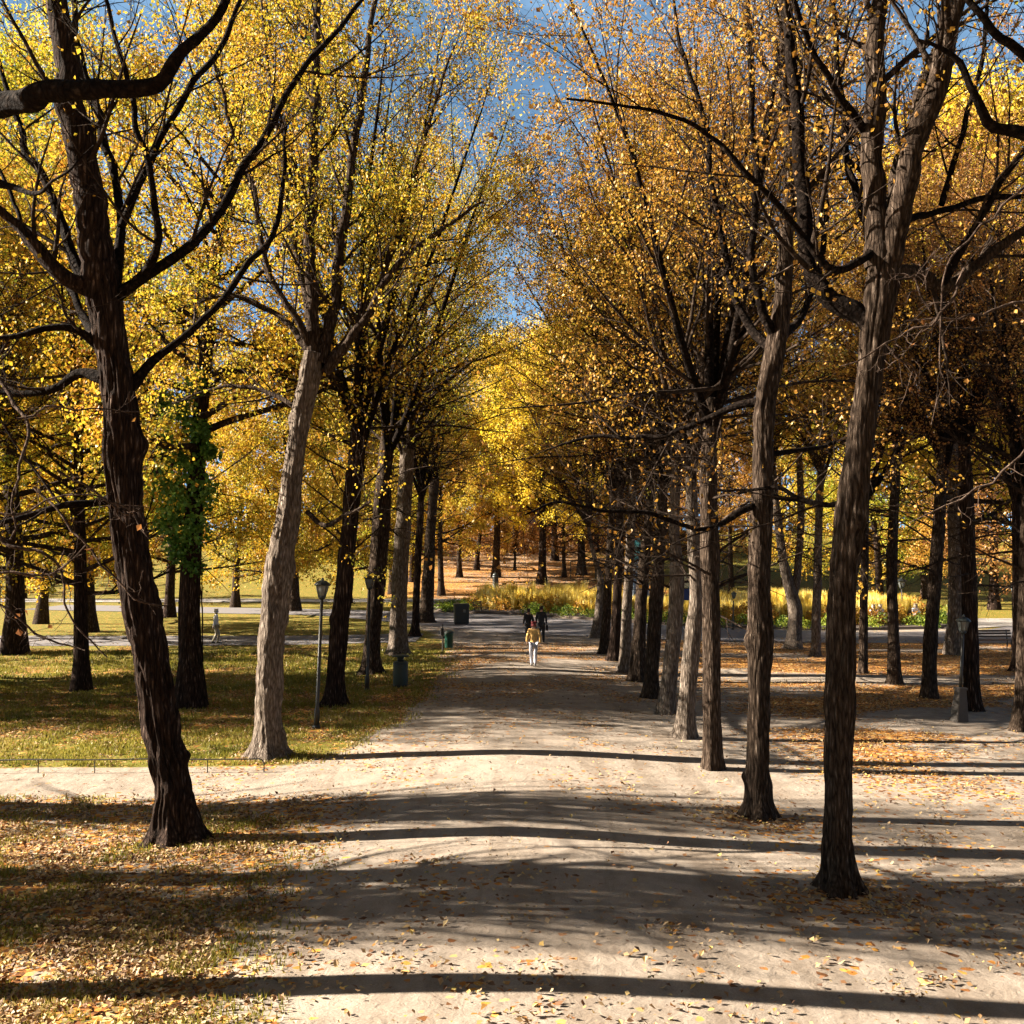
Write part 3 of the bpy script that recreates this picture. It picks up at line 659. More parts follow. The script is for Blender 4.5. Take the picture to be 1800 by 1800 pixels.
R2_limbs = [
 [(1376, 540, 30), (1385, 430, 27), (1388, 300, 24), (1382, 180, 20), (1378, 40, 17), (1375, -120, 12), (1370, -280, 6)],
 [(1368, 600, 20), (1340, 540, 15, -.2), (1325, 450, 13, -.3), (1328, 300, 12, -.4), (1320, 150, 10, -.4), (1318, 0, 8, -.5), (1310, -150, 4, -.6)],
 [(1360, 620, 18), (1310, 560, 14, .4), (1280, 470, 12, .6), (1255, 350, 11, .8), (1240, 220, 9, 1), (1200, 80, 7, 1.2), (1170, -50, 4, 1.4)],
 [(1375, 590, 18), (1410, 560, 12, .4), (1440, 480, 11, .7), (1450, 360, 10, .9), (1440, 220, 8, 1), (1430, 80, 6, 1.1)],
 [(1335, 885, 14), (1305, 900, 11, -.2), (1268, 925, 9, -.4), (1230, 932, 8, -.5), (1180, 915, 8, -.7), (1120, 900, 7, -.8), (1050, 895, 6, -1), (985, 880, 5, -1.2), (920, 905, 3, -1.5)],
 [(1345, 705, 18), (1295, 715, 13, .2), (1240, 742, 11, .4), (1175, 765, 9, .6), (1110, 770, 8, .8), (1040, 765, 6, 1), (960, 790, 3, 1.2)],
 [(1350, 800, 12), (1390, 795, 9, .3), (1440, 790, 8, .5), (1490, 775, 6, .8), (1540, 780, 3, 1)],
 [(1345, 870, 10), (1385, 878, 8, .3), (1430, 885, 7, .6), (1480, 890, 5, .9), (1550, 900, 3, 1.2)],
]
hero_tree('linden_tree', R2_trunk, R2_limbs, 'second tree of the right row, dark trunk with a knob halfway and at its foot', G_R, BARK_A, 43,
          burls=[(3.05, .05, .18, .38), (.75, .3, .10, .38), (.6, PI, .14, .18)], leafm=LEAF_O, dens=.5, k=84, step=.045, furrow=.10, sub=5, n1=9, flare=.7)
L2_trunk = [(470, 1331, 54), (470, 1280, 48), (473, 1180, 50), (482, 1080, 56), (490, 1000, 58), (505, 920, 46), (515, 840, 40), (528, 740, 40), (543, 670, 42), (553, 620, 40)]
L2_limbs = [
 [(552, 640, 28), (546, 520, 22), (545, 400, 20), (550, 260, 18), (556, 120, 15), (562, -20, 12), (568, -160, 6)],
 [(562, 640, 26), (585, 540, 20, .3), (600, 420, 17, .4), (615, 300, 15, .5), (640, 150, 12, .6), (660, 0, 9, .7), (680, -120, 5, .8)],
 [(548, 620, 16), (520, 560, 12, -.3), (480, 500, 10, -.4), (460, 420, 9, -.5), (440, 320, 8, -.6), (400, 200, 7, -.7), (370, 80, 4, -.8)],
 [(540, 615, 14), (500, 565, 10, .5), (440, 530, 8, .8), (380, 522, 6, 1), (310, 545, 4, 1.2)],
 [(572, 655, 20), (620, 590, 14, -.2), (670, 510, 12, -.4), (720, 445, 10, -.5), (780, 400, 8, -.7), (850, 350, 4, -.9)],
 [(575, 640, 18), (650, 545, 12, .5), (690, 440, 10, .8), (720, 330, 8, 1), (760, 200, 6, 1.2), (800, 80, 4, 1.4)],
 [(535, 730, 10), (490, 700, 8, .4), (430, 680, 7, .6), (360, 690, 5, .9), (300, 710, 3, 1.1)],
 [(540, 900, 10), (570, 925, 8, -.3), (610, 905, 7, -.5), (650, 880, 4, -.7)],
 [(545, 560, 14), (525, 470, 12, .6), (505, 360, 10, .8), (490, 240, 8, 1), (470, 100, 6, 1.2), (460, -40, 3, 1.3)],
]
hero_tree('linden_tree', L2_trunk, L2_limbs, 'pale sunlit crooked trunk behind the end of the low metal fence', G_L, BARK_PALE_LIT, 44,
          burls=[(.55, PI, .2, .28), (4.3, PI*.9, .25, .14), (7.6, 0, .15, .2)], leafm=LEAF_Y, dens=.9, k=64, step=.06, flare=.75, sub=5, n1=9, lump=.12, furrow=.10)

# ------------------------------------------------------------------ the rest of the avenue
rows_left = [
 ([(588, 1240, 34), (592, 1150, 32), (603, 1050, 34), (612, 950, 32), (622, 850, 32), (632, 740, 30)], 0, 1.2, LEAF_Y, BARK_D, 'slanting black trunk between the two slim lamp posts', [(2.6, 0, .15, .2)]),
 ([(652, 1183, 34), (656, 1100, 28), (664, 1000, 34), (672, 880, 30), (682, 760, 26)], 1, 1.25, LEAF_Y, BARK_A, 'trunk with widely splayed roots behind the second slim lamp post', []),
 ([(698, 1151, 32), (700, 1080, 30), (704, 1000, 30), (710, 900, 28), (716, 790, 26)], 2, 1.2, LEAF_G, BARK_PALE_LIT, 'light mottled trunk rising behind the lidded litter bin', []),
 ([(729, 1119, 15), (732, 1050, 13), (736, 960, 13), (742, 850, 12)], 3, .95, LEAF_Y, BARK_D, 'thin dark trunk beyond the mottled trunk, left of the green bin', []),
 ([(750, 1095, 26), (752, 1040, 24), (756, 950, 20), (764, 840, 18)], 0, 1.1, LEAF_O, BARK_A, 'stout double-stemmed trunk at the road, left of the dark container', []),
]
for i, (pts, c, cs, lf, bk, lb, bu) in enumerate(rows_left):
    avenue_tree('linden_tree', pts, CROWNS[c], 1.3*i+.5, cs, lf, lb, G_L, bk, 40 if i < 3 else 20, .08 if i < 3 else .2, 50+i, .65, bu, 3, .09)
rows_right = [
 ([(1252, 1351, 32), (1251, 1250, 30), (1250, 1100, 33), (1248, 950, 34), (1246, 820, 32), (1252, 700, 28)], 1, .95, LEAF_O, BARK_A, 'third tree of the right row, brown and dead straight, sunlit foot'),
 ([(1203, 1296, 34), (1210, 1200, 30), (1220, 1100, 30), (1224, 1040, 24), (1218, 930, 22), (1214, 800, 20)], 2, .95, LEAF_O, BARK_PALE_LIT, 'brightest sunlit leaning trunk of the right row'),
 ([(1169, 1254, 30), (1178, 1180, 26), (1188, 1080, 28), (1190, 1000, 26), (1185, 920, 20), (1190, 800, 18)], 3, 1., LEAF_Y, BARK_PALE_LIT, 'bulging mottled trunk just left of the brightest sunlit trunk'),
 ([(1145, 1227, 26), (1148, 1150, 24), (1154, 1040, 25), (1162, 940, 19), (1166, 830, 17)], 0, 1., LEAF_O, BARK_A, 'sixth tree of the right row, shaded brown trunk'),
 ([(1119, 1197, 26), (1124, 1120, 24), (1130, 1020, 21), (1140, 920, 18), (1148, 830, 15)], 2, 1.0, LEAF_O, BARK_A, 'darkest trunk beside the bronze statue in the right row'),
 ([(1098, 1182, 22), (1101, 1100, 20), (1106, 1000, 17), (1110, 900, 15), (1114, 820, 13)], 1, 1.05, LEAF_Y, BARK_PALE_LIT, 'slim pale sunlit trunk just left of the bronze statue'),
 ([(1079, 1161, 20), (1083, 1080, 18), (1088, 980, 16), (1090, 900, 14), (1090, 820, 12)], 3, 1.05, LEAF_O, BARK_D, 'ninth tree of the right row, dark narrow trunk'),
 ([(1061, 1149, 17), (1066, 1080, 16), (1070, 1000, 14), (1076, 900, 12), (1078, 850, 11)], 0, 1.05, LEAF_Y, BARK_A, 'tenth tree of the right row, second from its far end'),
 ([(1047, 1121, 20), (1055, 1060, 18), (1056, 1020, 13), (1045, 980, 9), (1036, 940, 7), (1034, 900, 6)], 1, 1.0, LEAF_O, BARK_PALE_LIT, 'last tree of the right row with a stem curving left'),
]
for i, (pts, c, cs, lf, bk, lb) in enumerate(rows_right):
    avenue_tree('linden_tree', pts, CROWNS[c], 2.1*i+1.1, cs, lf, lb, G_R, bk, 36 if i < 5 else 18, .09 if i < 5 else .2, 70+i, .4, (), 5, .09)
G_S = 'trees in the second row on the right'
rows_second = [
 ([(1433, 1154, 17), (1436, 1050, 16), (1440, 900, 14), (1444, 820, 13)], 0, .95, LEAF_O, BARK_PALE_LIT, 'slim pale trunk of the outer right row, right of the forked tree'),
 ([(1517, 1184, 15), (1518, 1100, 15), (1520, 950, 14), (1522, 850, 13)], 1, .9, LEAF_O, BARK_A, 'thin trunk showing close to the right of the nearest right tree'),
 ([(1573, 1202, 22), (1570, 1100, 20), (1568, 1000, 20), (1572, 880, 18), (1578, 780, 16)], 2, .9, LEAF_O, BARK_A, 'mossy trunk in front of the seated people, outer right row'),
 ([(1633, 1226, 25), (1636, 1120, 24), (1645, 1000, 24), (1655, 850, 21), (1660, 780, 18)], 3, .9, LEAF_O, BARK_A, 'shaded brown trunk left of the fat pale one on the right'),
 ([(1708, 1249, 28), (1706, 1120, 27), (1702, 980, 27), (1698, 850, 24), (1694, 760, 20)], 0, .9, LEAF_B, BARK_D, 'dark trunk directly behind the lamp on a concrete foot'),
 ([(1797, 1284, 34), (1802, 1150, 30), (1806, 1000, 29), (1808, 850, 25)], 1, .95, LEAF_B, BARK_A, 'nearest trunk at the right edge of the outer row'),
]
for i, (pts, c, cs, lf, bk, lb) in enumerate(rows_second):
    avenue_tree('linden_tree', pts, CROWNS[c], 1.7*i+.3, cs, lf, lb, G_S, bk, 28, .12, 90+i, .4, (), 4, .08)
avenue_tree('linden_tree', [(1395, 1140, 26), (1398, 1080, 24), (1392, 1045, 24), (1378, 990, 17), (1366, 900, 14), (1358, 820, 12)], CROWNS[2], .4, .9, LEAF_Y, 'forked pale tree, two stems parting low in a V shape', G_S, BARK_PALE_LIT, 26, .12, 99, .5, (), 3)
_b = ground_at(1395, 1140)
_fp, _fr = px_poly([(1394, 1050, 16), (1402, 1000, 14), (1408, 900, 13), (1404, 780, 11)], _b, _b.y)
_t = [o for o in bpy.data.objects if o.get('label', '').startswith('forked pale tree')][0]
part('trunk', trunk_mesh('trunk', _fp, _fr, 18, .15, 7, .04, .07, 0), BARK_PALE_LIT, _t)
# the fat pale tree on the right and another at the edge
p = ground_at(1682, 1150)
lawn_tree(p.x, p.y, 3, 1.18, 1.1, LEAF_L, 'fat pale trunk under the great bright yellow crown at right', None, BARK_PALE_LIT, 'yellow_tree')
avenue_tree('linden_tree', [(1792, 1180, 24), (1790, 1100, 20), (1788, 950, 19), (1786, 850, 16)], CROWNS[3], 2.2, 1., LEAF_B, 'dark trunk at the right edge, farther than the nearest there', None, BARK_D, 20, .15, 110, .5)

# ------------------------------------------------------------------ lawn trees on the left
p = ground_at(143, 1214)
lawn_tree(p.x, p.y, 1, .86, .8, LEAF_G, 'black silhouetted trunk with flared foot on the left lawn', None, BARK_D, 'lawn_tree', bank=SPARSE)
p = ground_at(335, 1243)
ivy_t = lawn_tree(p.x, p.y, 0, 1.0, 2.2, LEAF_Y, 'lawn tree with glossy green ivy climbing its dark trunk', None, BARK_D, 'ivy_clad_tree', bank=NEARLAWN)
def ivy(root, D):
    rng = np.random.default_rng(3); N = 4200
    cl = np.array([(-.35, -.1, 4.7, .40), (.1, -.3, 5.3, .5), (-.7, 0, 5.5, .42), (-.3, -.2, 6.2, .6), (.35, 0, 6.4, .42), (-.95, -.1, 6.7, .38), (-.2, 0, 7.2, .5), (-.75, -.2, 7.7, .42), (.15, 0, 8.2, .4), (-.4, 0, 8.9, .42), (-1.0, 0, 9.2, .28), (0, 0, 9.8, .32), (.5, -.1, 7.6, .26), (0, 0, 4.2, .28)])
    j = rng.integers(0, len(cl), N); g_ = rng.normal(0, 1, (N, 3)); g_ /= np.linalg.norm(g_, axis=1, keepdims=True); q_ = rng.random(N)[:, None]**.45
    C = cl[j, :3]+g_*q_*(cl[j, 3][:, None])*np.array([1, 1, 1.1])*(.6+.9*vnoise(g_[:, 0]*2+j, g_[:, 2]*2+j*3, 4))[:, None]
    V, Q = leaves(rng, np.stack([C, C+.01], 1), 1, .135, .05, 0, .9)
    part('ivy', mesh_np('ivy', V, Q, False), LEAF_GREEN, root)
    st = []
    for k_ in range(9):
        h_ = np.linspace(0, 5.5-k_*.3, 22); a_ = k_*.7+np.cumsum(rng.normal(0, .12, 22)); rt = .335+.02*rng.random(22)-h_*.014+.12*np.exp(-h_/.5)
        st.append(tubes(np.stack([np.cos(a_)*rt, np.sin(a_)*rt, h_], 1)[None], np.full((1, 22), .018), 5))
    part('ivy_stems', mesh_np('ivy_stems', *join(st)), BARK_T, root)
ivy(ivy_t, p.y)
left_bg = [
 (75, 67, 1, 1.0, LEAF_Y, 'lawn tree with thin dark trunk at the far left'),
 (30, 47, 0, 1.3, LEAF_G, 'tall lawn tree with yellow green crown at the left edge'),
 (160, 60, 2, 1.1, LEAF_Y, 'lawn tree beyond the path, right of the thin dark trunk'),
 (415, 88, 0, .95, LEAF_Y, 'reddish trunk on the lawn between the ivy tree and the pale one'),
 (300, 74, 1, 1.0, LEAF_Y, 'lawn tree seen over the head of the walker in pale jacket'),
 (520, 82, 2, 1.1, LEAF_Y, 'low-branched golden tree behind the first slim lamp post'),
 (235, 100, 1, 1.05, LEAF_O, 'lawn tree beyond the far road, behind the front left trunk'),
 (610, 96, 2, 1.2, LEAF_Y, 'golden tree beside the far road, behind the slanting black trunk'),
 (690, 112, 0, 1.05, LEAF_G, 'greenish tree beyond the far road, behind the mottled trunk'),
 (40, 105, 1, 1.1, LEAF_Y, 'farthest lawn tree at the left edge'),
 (-60, 55, 1, 1.05, LEAF_Y, 'lawn tree cut off by the left edge beside the path'),
]
for i, (px, D, v, s, lf, lb) in enumerate(left_bg):
    nb = D < 50; lawn_tree((px-900)/1800*D, D, 1 if nb else v, s*(.95 if nb else 1), 1.9*i, lf, lb, 'trees on the left lawn', [BARK_A, BARK_D, BARK_A][i % 3], bank=NEARLAWN if nb else LAWN)
mid_bg = [
 (640, 140, 0, 1.0, LEAF_O, 'orange tree added on the rise for shade, behind the splay-rooted trunk'),  # this tree and the next are added to shade the hill
 (560, 150, 1, 1.1, LEAF_Y, 'yellow tree added on the rise for shade, behind the first slim lamp post'),
 (776, 110, 3, 1.0, LEAF_Y, 'golden tree added to shade the rise, between the mottled trunk and the flower bed'),  # this and the following tree put in to shade the slope
 (726, 124, 3, 1.1, LEAF_Y, 'golden tree added to shade the rise, close behind the thin dark trunk of the left row'),
 (872, 128, 3, 1.35, LEAF_L, 'bright lemon tree left of the avenue centre beyond the bed'),
 (952, 122, 3, 1.4, LEAF_L, 'bright lemon tree right above the three walkers'),
 (1022, 130, 3, 1.45, LEAF_L, 'bright lemon tree behind the iron handrail'),
 (905, 134, 0, .5, LEAF_B, 'small brown tree in the centre before the grey building'),
 (808, 128, 3, .95, LEAF_O, 'dark trunk left of the bollard beyond the flower bed'),
 (838, 134, 1, .9, LEAF_Y, 'dark trunk close behind the bollard beyond the flower bed'),
 (905, 150, 3, 1.3, LEAF_L, 'bright golden tree closing the avenue, left of its centre'),
 (975, 142, 3, 1.3, LEAF_L, 'brightest golden tree closing the avenue, above the walkers'),
 (992, 128, 3, .75, LEAF_B, 'thick dark trunk behind the pale grasses'),
 (1048, 150, 0, 1.1, LEAF_Y, 'golden tree behind the steps, right of the avenue centre'),
 (1120, 132, 2, 1.1, LEAF_O, 'orange tree rising behind the bronze statue'),
 (1190, 118, 1, 1.0, LEAF_O, 'orange tree behind the yellow notice board'),
 (1285, 112, 3, .9, LEAF_O, 'slim tree beyond the bed, between third and second right trunks'),
 (1380, 122, 1, 1.0, LEAF_Y, 'yellow tree beyond the bed behind the forked tree'),
 (1470, 104, 2, 1.15, LEAF_Y, 'low yellow tree on the far right lawn behind the nearest right tree'),
 (1545, 92, 0, 1.0, LEAF_G, 'greenish low tree behind the seated people'),
 (1625, 104, 1, 1.05, LEAF_O, 'orange tree on the far right lawn, left of the fat pale trunk'),
 (1745, 84, 0, 1.1, LEAF_O, 'orange brown tree on the far lawn, right of the fat pale trunk'),
 (1840, 66, 2, 1.2, LEAF_B, 'brown tree cut off by the right edge beyond the road'),
]
for i, (px, D, v, s, lf, lb) in enumerate(mid_bg):
    lawn_tree((px-900)/1800*D, D, v, s, 1.3*i+.7, lf, lb, 'trees beyond the flower bed', [BARK_A, BARK_D][i % 2])

# trees beside the frame: they cast the long shadows and reach into the picture
side = [(-34, 46.5, 0, 1.0)]
side_l = ['lawn tree outside the left edge by the lawn path']
for i, (x, y, v, s) in enumerate(side):
    lawn_tree(x, y, v, s, 1.1*i, LEAF_Y, side_l[i], 'trees outside the left edge', BARK_A, bank=SPARSE)

# outer rows on the left, beside the frame
OUT = [(-20.0, 13.8, 0), (-27.5, 14.2, 1), (-17.5, 14.9, 1), (-25.5, 18.7, 0), (-33, 15.7, 1), (-22, 19.2, 1), (-35, 14.6, 0), (-20.5, 31.6, 2), (-20.8, 36.4, 0), (-27.5, 33.5, 1), (-34, 31.5, 3), (-34.5, 37.0, 2), (-41, 34.5, 0), (-12.4, 14.6, 0), (-31, 30.0, 1), (-24.5, 31.0, 0), (-17.6, 32.5, 2), (-28, 38, 3)]
for i, (x, y, c) in enumerate(OUT):
    z0 = float(gz(x, y)); r = empty('linden_tree', (x, y, z0-.05), 'linden outside the left edge, %s from the near end, row %s' % (['first', 'second', 'third', 'fourth', 'fifth', 'sixth', 'seventh', 'eighth', 'ninth', 'tenth', 'eleventh', 'twelfth', 'thirteenth', 'fourteenth', 'fifteenth', 'sixteenth', 'seventeenth', 'eighteenth'][i], 'beside the front lawn' if y < 25 else 'beside the middle lawn'), 'tree', 'lindens outside the left edge')
    part('trunk', trunk_mesh('trunk', [(0, 0, 0), (.15*((i % 3)-1), .1, 3.5), (.1, 0, 7)], [.34, .30, .27], 16, .25, 150+i), BARK_A, r)
    li, tw, fo = CROWNS[c]
    ys, rz_ = 1.0, 1.7*i
    if y < 20: li, tw, fo = OPEN[c % 2]; ys = .45; rz_ = 0  # crowns opened and flattened to throw narrow shadow streaks
    if i in (8, 11, 12, 17): li, tw, fo = OPEN[c % 2]
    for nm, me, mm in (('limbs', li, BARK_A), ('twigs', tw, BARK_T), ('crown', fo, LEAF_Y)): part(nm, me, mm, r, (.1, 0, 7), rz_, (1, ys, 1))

# near tree outside the left edge with one thick limb and twigs reaching in
def near_tree(name, x, y, H, r0, limbs, twig_sets, label, seed):
    base = Vector((x, y, float(gz(x, y))-.05)); r = empty(name, base, label, 'tree')
    P = np.array([(0, 0, 0), (.1, 0, H*.3), (.05, .1, H*.6), (.2, .1, H)]); R = np.array([r0*1.15, r0*.95, r0*.85, r0*.6])
    part('trunk', trunk_mesh('trunk', P, R, 40, .1, seed, .05, .09, .5), BARK_D, r)
    rng = np.random.default_rng(seed); A1, A2 = [], []
    for L in limbs:
        p = np.array([(at(q[0], q[1], q[3])-base)[:] for q in L]); q_ = np.array([q[2]/2*q[3]/1800*.85 for q in L])
        p = np.vstack([(.05, 0, p[0][2]-.5), p]); q_ = np.concatenate([[q_[0]*1.2], q_])
        pp, qq = resample(p, q_, .1)
        pp = pp+np.stack([fbm(np.arange(len(pp))*.12, np.full(len(pp), seed+j*3.3), 8, 3)-.5 for j in range(3)], 1)*.2*np.minimum(1, np.arange(len(pp))/6)[:, None]
        part('limb', mesh_np('limb', *tubes(pp[None], (qq*(1+.2*(vnoise(np.arange(len(pp))*.6, 0*qq, 4)-.5)))[None], 16)), BARK_L, r)
    li, tw, fo = CROWNS[seed % 4]
    part('upper_limbs', li, BARK_L, r, (.2, .1, H), 1.0, 1.0); part('upper_twigs', tw, BARK_T, r, (.2, .1, H), 1.0, 1.0); part('crown', fo, LEAF_Y, r, (.2, .1, H), 1.0, 1.0)
    W_, Lv = [], []
    for L in twig_sets:
        p = np.array([(at(q[0], q[1], q[3])-base)[:] for q in L]); q_ = np.array([q[2]/2*q[3]/1800*.75 for q in L])
        pp, qq = resample(p, q_, .06); n = len(pp)
        j = np.stack([vnoise(np.arange(n)*.5, np.full(n, seed+k*3.3), 9)-.5 for k in range(3)], 1)*.05
        pp = pp+j; W_.append(tubes(pp[None], qq[None], 6))
        ps, qs = resample(p, q_, np.linalg.norm(np.diff(p, axis=0), axis=1).sum()/11+1e-6); ps, qs = ps[:11][None], qs[:11][None]
        P1, R1 = spawn(rng, ps, qs, 7, .05, 1, .95, .40, 7, -.05, .26, .45, .0018, .0035, .5, .5, .4)
        P2, R2 = spawn(rng, P1, R1, 3, .2, 1, .85, .14, 4, .1, .28, .8, .0014, .0022, .6, .3, .4)
        W_ += [tubes(P1, R1, 4), tubes(P2, R2, 3)]
        kk = rng.random(len(P2)) < .05
        if kk.any(): Lv.append(leaves(rng, P2[kk], 1, .055, .0, .9, 1.2))
    part('twigs', mesh_np('twigs', *join(W_)), TWIG_PALE, r)
    if Lv: part('withered_leaves', mesh_np('withered_leaves', *join(Lv), False), LEAF_B, r)
    return r
near_tree('near_tree', -8.6, 10.85, 10.5, .26,
  [[(-260, 250, 60, 11.9), (-60, 200, 54, 11.2), (20, 182, 50, 10.6), (90, 158, 48, 10.2), (160, 152, 40, 10), (240, 155, 38, 9.8), (284, 152, 34, 9.7), (312, 115, 26, 9.6), (350, 60, 22, 9.6), (382, 0, 18, 9.6), (400, -80, 14, 9.7), (405, -200, 8, 10)],
   [(-200, 330, 30, 11.9), (-50, 318, 24, 11), (20, 330, 14, 10.6), (60, 336, 9, 10.4), (110, 310, 6, 10.2), (170, 250, 3, 10)]],
  [[(-120, 560, 16, 8.6), (-30, 640, 12, 8.4), (44, 740, 9, 8.2), (32, 840, 7.5, 8), (22, 950, 5, 7.9)],
   [(-60, 860, 12, 7.6), (20, 960, 9, 7.6), (95, 985, 7, 7.6), (130, 1100, 5, 7.6), (190, 1155, 3, 7.6)],
   [(-40, 1040, 7, 7.2), (50, 1100, 5.5, 7.2), (100, 1135, 4.5, 7.2), (150, 1143, 2.5, 7.2)],
   [(60, 860, 7, 8.2), (120, 920, 6, 8.1), (170, 985, 5, 8.1), (240, 1050, 4.5, 8.1), (290, 1068, 3, 8.1)],
   [(100, 830, 6, 8.4), (185, 875, 5, 8.4), (225, 900, 4, 8.4), (262, 950, 3, 8.4)],
   [(-60, 900, 9, 7.8), (20, 905, 6, 7.8), (90, 880, 5, 7.9), (160, 870, 4, 7.9), (230, 905, 3, 8)],
   [(30, 740, 6, 8.2), (90, 715, 5, 8.2), (170, 722, 4, 8.3), (245, 724, 2.5, 8.4)],
   [(-40, 1000, 7, 7.4), (40, 1010, 6, 7.4), (110, 1000, 4, 7.5), (150, 960, 3, 7.5)]],
  'near tree outside the left edge, one thick bent limb crossing the top corner', 61)
near_tree('near_tree', 8.2, 9.2, 10, .24,
  [[(1980, 260, 40, 8.6), (1870, 240, 34, 8.2), (1790, 225, 26, 8), (1745, 210, 20, 7.9), (1715, 160, 16, 7.8), (1690, 115, 14, 7.8), (1650, 92, 10, 7.8), (1610, 70, 6, 7.8)],
   [(1960, 160, 30, 9), (1850, 130, 22, 8.8), (1780, 70, 18, 8.7), (1720, 0, 15, 8.6), (1660, -80, 10, 8.6)]],
  [[(1830, 300, 7, 7.2), (1700, 420, 5, 7.2), (1662, 480, 5, 7.2), (1660, 600, 4.5, 7.2), (1655, 680, 3.5, 7.2), (1637, 750, 2.5, 7.2)],
   [(1830, 760, 8, 7), (1760, 830, 6, 7), (1680, 880, 4.5, 7), (1600, 915, 2.5, 7)],
   [(1700, 470, 9, 7.2), (1650, 555, 7, 7.2), (1580, 590, 5, 7.2), (1530, 620, 4, 7.1), (1480, 645, 2.5, 7.1)],
   [(1560, 600, 6, 7.2), (1590, 640, 5, 7.2), (1625, 665, 3, 7.3)],
   [(1830, 520, 8, 7.6), (1740, 545, 6, 7.6), (1680, 560, 5, 7.5), (1590, 560, 3, 7.5)],
   [(1640, 545, 6, 7.2), (1600, 490, 5, 7.2), (1570, 480, 3, 7.2)]],
  'near tree outside the right edge, gnarled bare limb and twigs reaching in', 62)

# ------------------------------------------------------------------ far wood closing the view (one mass)
def far_wood():
    rng = np.random.default_rng(8); n = 95000
    th = rng.uniform(-.95, .95, n); rr = rng.uniform(178, 215, n); side_ = rng.random(n) < .30
    x = np.where(side_, np.where(rng.random(n) < .5, -1, 1)*rng.uniform(78, 100, n), np.sin(th)*rr*1.0)
    y = np.where(side_, rng.uniform(45, 180, n), np.cos(th)*rr)
    top = 15+9*fbm(x*.045+4, y*.045, 90, 3)+5*(vnoise(x*.16, y*.1, 91)-.5)
    z = gz(x, y)+2+rng.random(n)**.8*top
    back = rng.random(n) < .22  # unseen belt behind the camera, added to block horizon sky
    x = np.where(back, rng.uniform(-100, 100, n), x); y = np.where(back, rng.uniform(-60, -35, n), y)
    z = gz(x, y)+1+rng.random(n)**.8*top
    k = rng.random(n) < .25+1.1*vnoise(x*.22+y*.1, z*.25, 92)
    C = np.stack([x, y, z], 1)[k]
    V, Q = leaves(rng, np.stack([C, C+.01], 1), 1, .85, .3, 0, .3)
    u_ = 26000; xu = rng.uniform(-30, 26, u_); yu = rng.uniform(146, 168, u_); hu = 1.2+2.2*vnoise(xu*.3, yu*.2, 95)
    Cu = np.stack([xu, yu, gz(xu, yu)+rng.random(u_)*hu], 1)[vnoise(xu*.25+3, yu*.2, 96) > .38]
    Vu, Qu = leaves(rng, np.stack([Cu, Cu+.01], 1), 1, .4, .2, 0, .2)
    tag(obj('undergrowth', mesh_np('undergrowth', Vu, Qu, False), LEAF_B), 'brown undergrowth on the rise before the grey building', 'shrubs', None, 'stuff')
    m = 220; a = rng.uniform(-.9, .9, m); r2 = rng.uniform(176, 200, m); S = np.stack([np.sin(a)*r2, np.cos(a)*r2, np.zeros(m)], 1); S[:, 2] = gz(S[:, 0], S[:, 1])
    P, R = walk(rng, S, np.tile([0, 0, 1.], (m, 1)), rng.uniform(9, 16, m), rng.uniform(.2, .4, m), 6, 0, .05, .3)
    Vt, Qt = tubes(P, R, 5)
    me = mesh_np('far_wood', *join([(V, Q), (Vt, Qt)]), False)
    me.materials.append(LEAF_O); me.materials.append(BARK_A)
    mi = np.zeros(len(me.polygons), np.int32); mi[len(Q):] = 1; me.polygons.foreach_set('material_index', mi)
    tag(obj('far_wood', me), 'distant autumn wood closing the view, with an unseen belt added behind the camera', 'wood', None, 'stuff')
far_wood()

# trees behind the camera: unseen, added to shade the foreground from the sky
for i, (x, y, c) in enumerate([(-6, -2, 0), (4.4, -1, 1), (-13, 4, 2), (11, 2, 3), (-6, -10, 1), (4.4, -9, 2), (-16, -7, 0), (14, -8, 1)]):
    r = empty('linden_tree', (x, y, -.05), ['left', 'right', 'outer left', 'outer right', 'second left', 'second right', 'outermost left', 'outermost right'][i]+' unseen tree added behind the viewpoint to block sky', 'tree', 'added sky-blocking trees behind the viewpoint')
    part('trunk', trunk_mesh('trunk', [(0, 0, 0), (.1, 0, 4), (0, .1, 8)], [.3, .24, .2], 16, .3, 130+i), BARK_A, r)
    li, tw, fo = CROWNS[c]
    part('limbs', li, BARK_A, r, (0, .1, 8), i, 1.05); part('twigs', tw, BARK_T, r, (0, .1, 8), i, 1.05); part('crown', fo, LEAF_Y, r, (0, .1, 8), i, 1.05)

for i, (x, y, v) in enumerate([(-10, -15, 0), (9, -14, 1), (0, -24, 0), (21, -5, 1), (-24, -3, 0), (19, 8, 1)]):  # more unseen trees added around the viewpoint to cut sky light
    lawn_tree(x, y, v, 1.0, i*1.3, LEAF_Y, 'large unseen tree added behind the viewpoint to block sky, ' + ['left of the avenue', 'right of the avenue', 'in line with the avenue', 'farther to the right', 'farther to the left', 'just outside the right edge'][i], 'added large trees behind the viewpoint')

# ------------------------------------------------------------------ street furniture
def knee_fence():
    p = ground_at(464, 1357); r = empty('knee_fence', p, 'low thin metal knee rail along the lawn edge at left', 'fence')
    Y = 0; h = .27; mb = MB()
    xs = np.linspace(0, -9.5, 30); pts = [(.0, 0, -.05), (.0, 0, h-.09), (-.03, 0, h-.03), (-.09, 0, h)]+[(float(x), 0.02*math.sin(x*2), h+float(gz(p.x+x, p.y))-p.z) for x in xs[1:]]
    part('rail', mb.tube(pts, .014, 8).mesh('rail', True), STEEL, r)
    for i in range(1, 9):
        x = -1.165*i; z = float(gz(p.x+x, p.y))-p.z
        part('post', MB().tube([(x, 0, z-.05), (x, 0, z+h*.5), (x, 0, z+h-.012)], .011, 8).mesh('post', True), STEEL, r)
knee_fence()

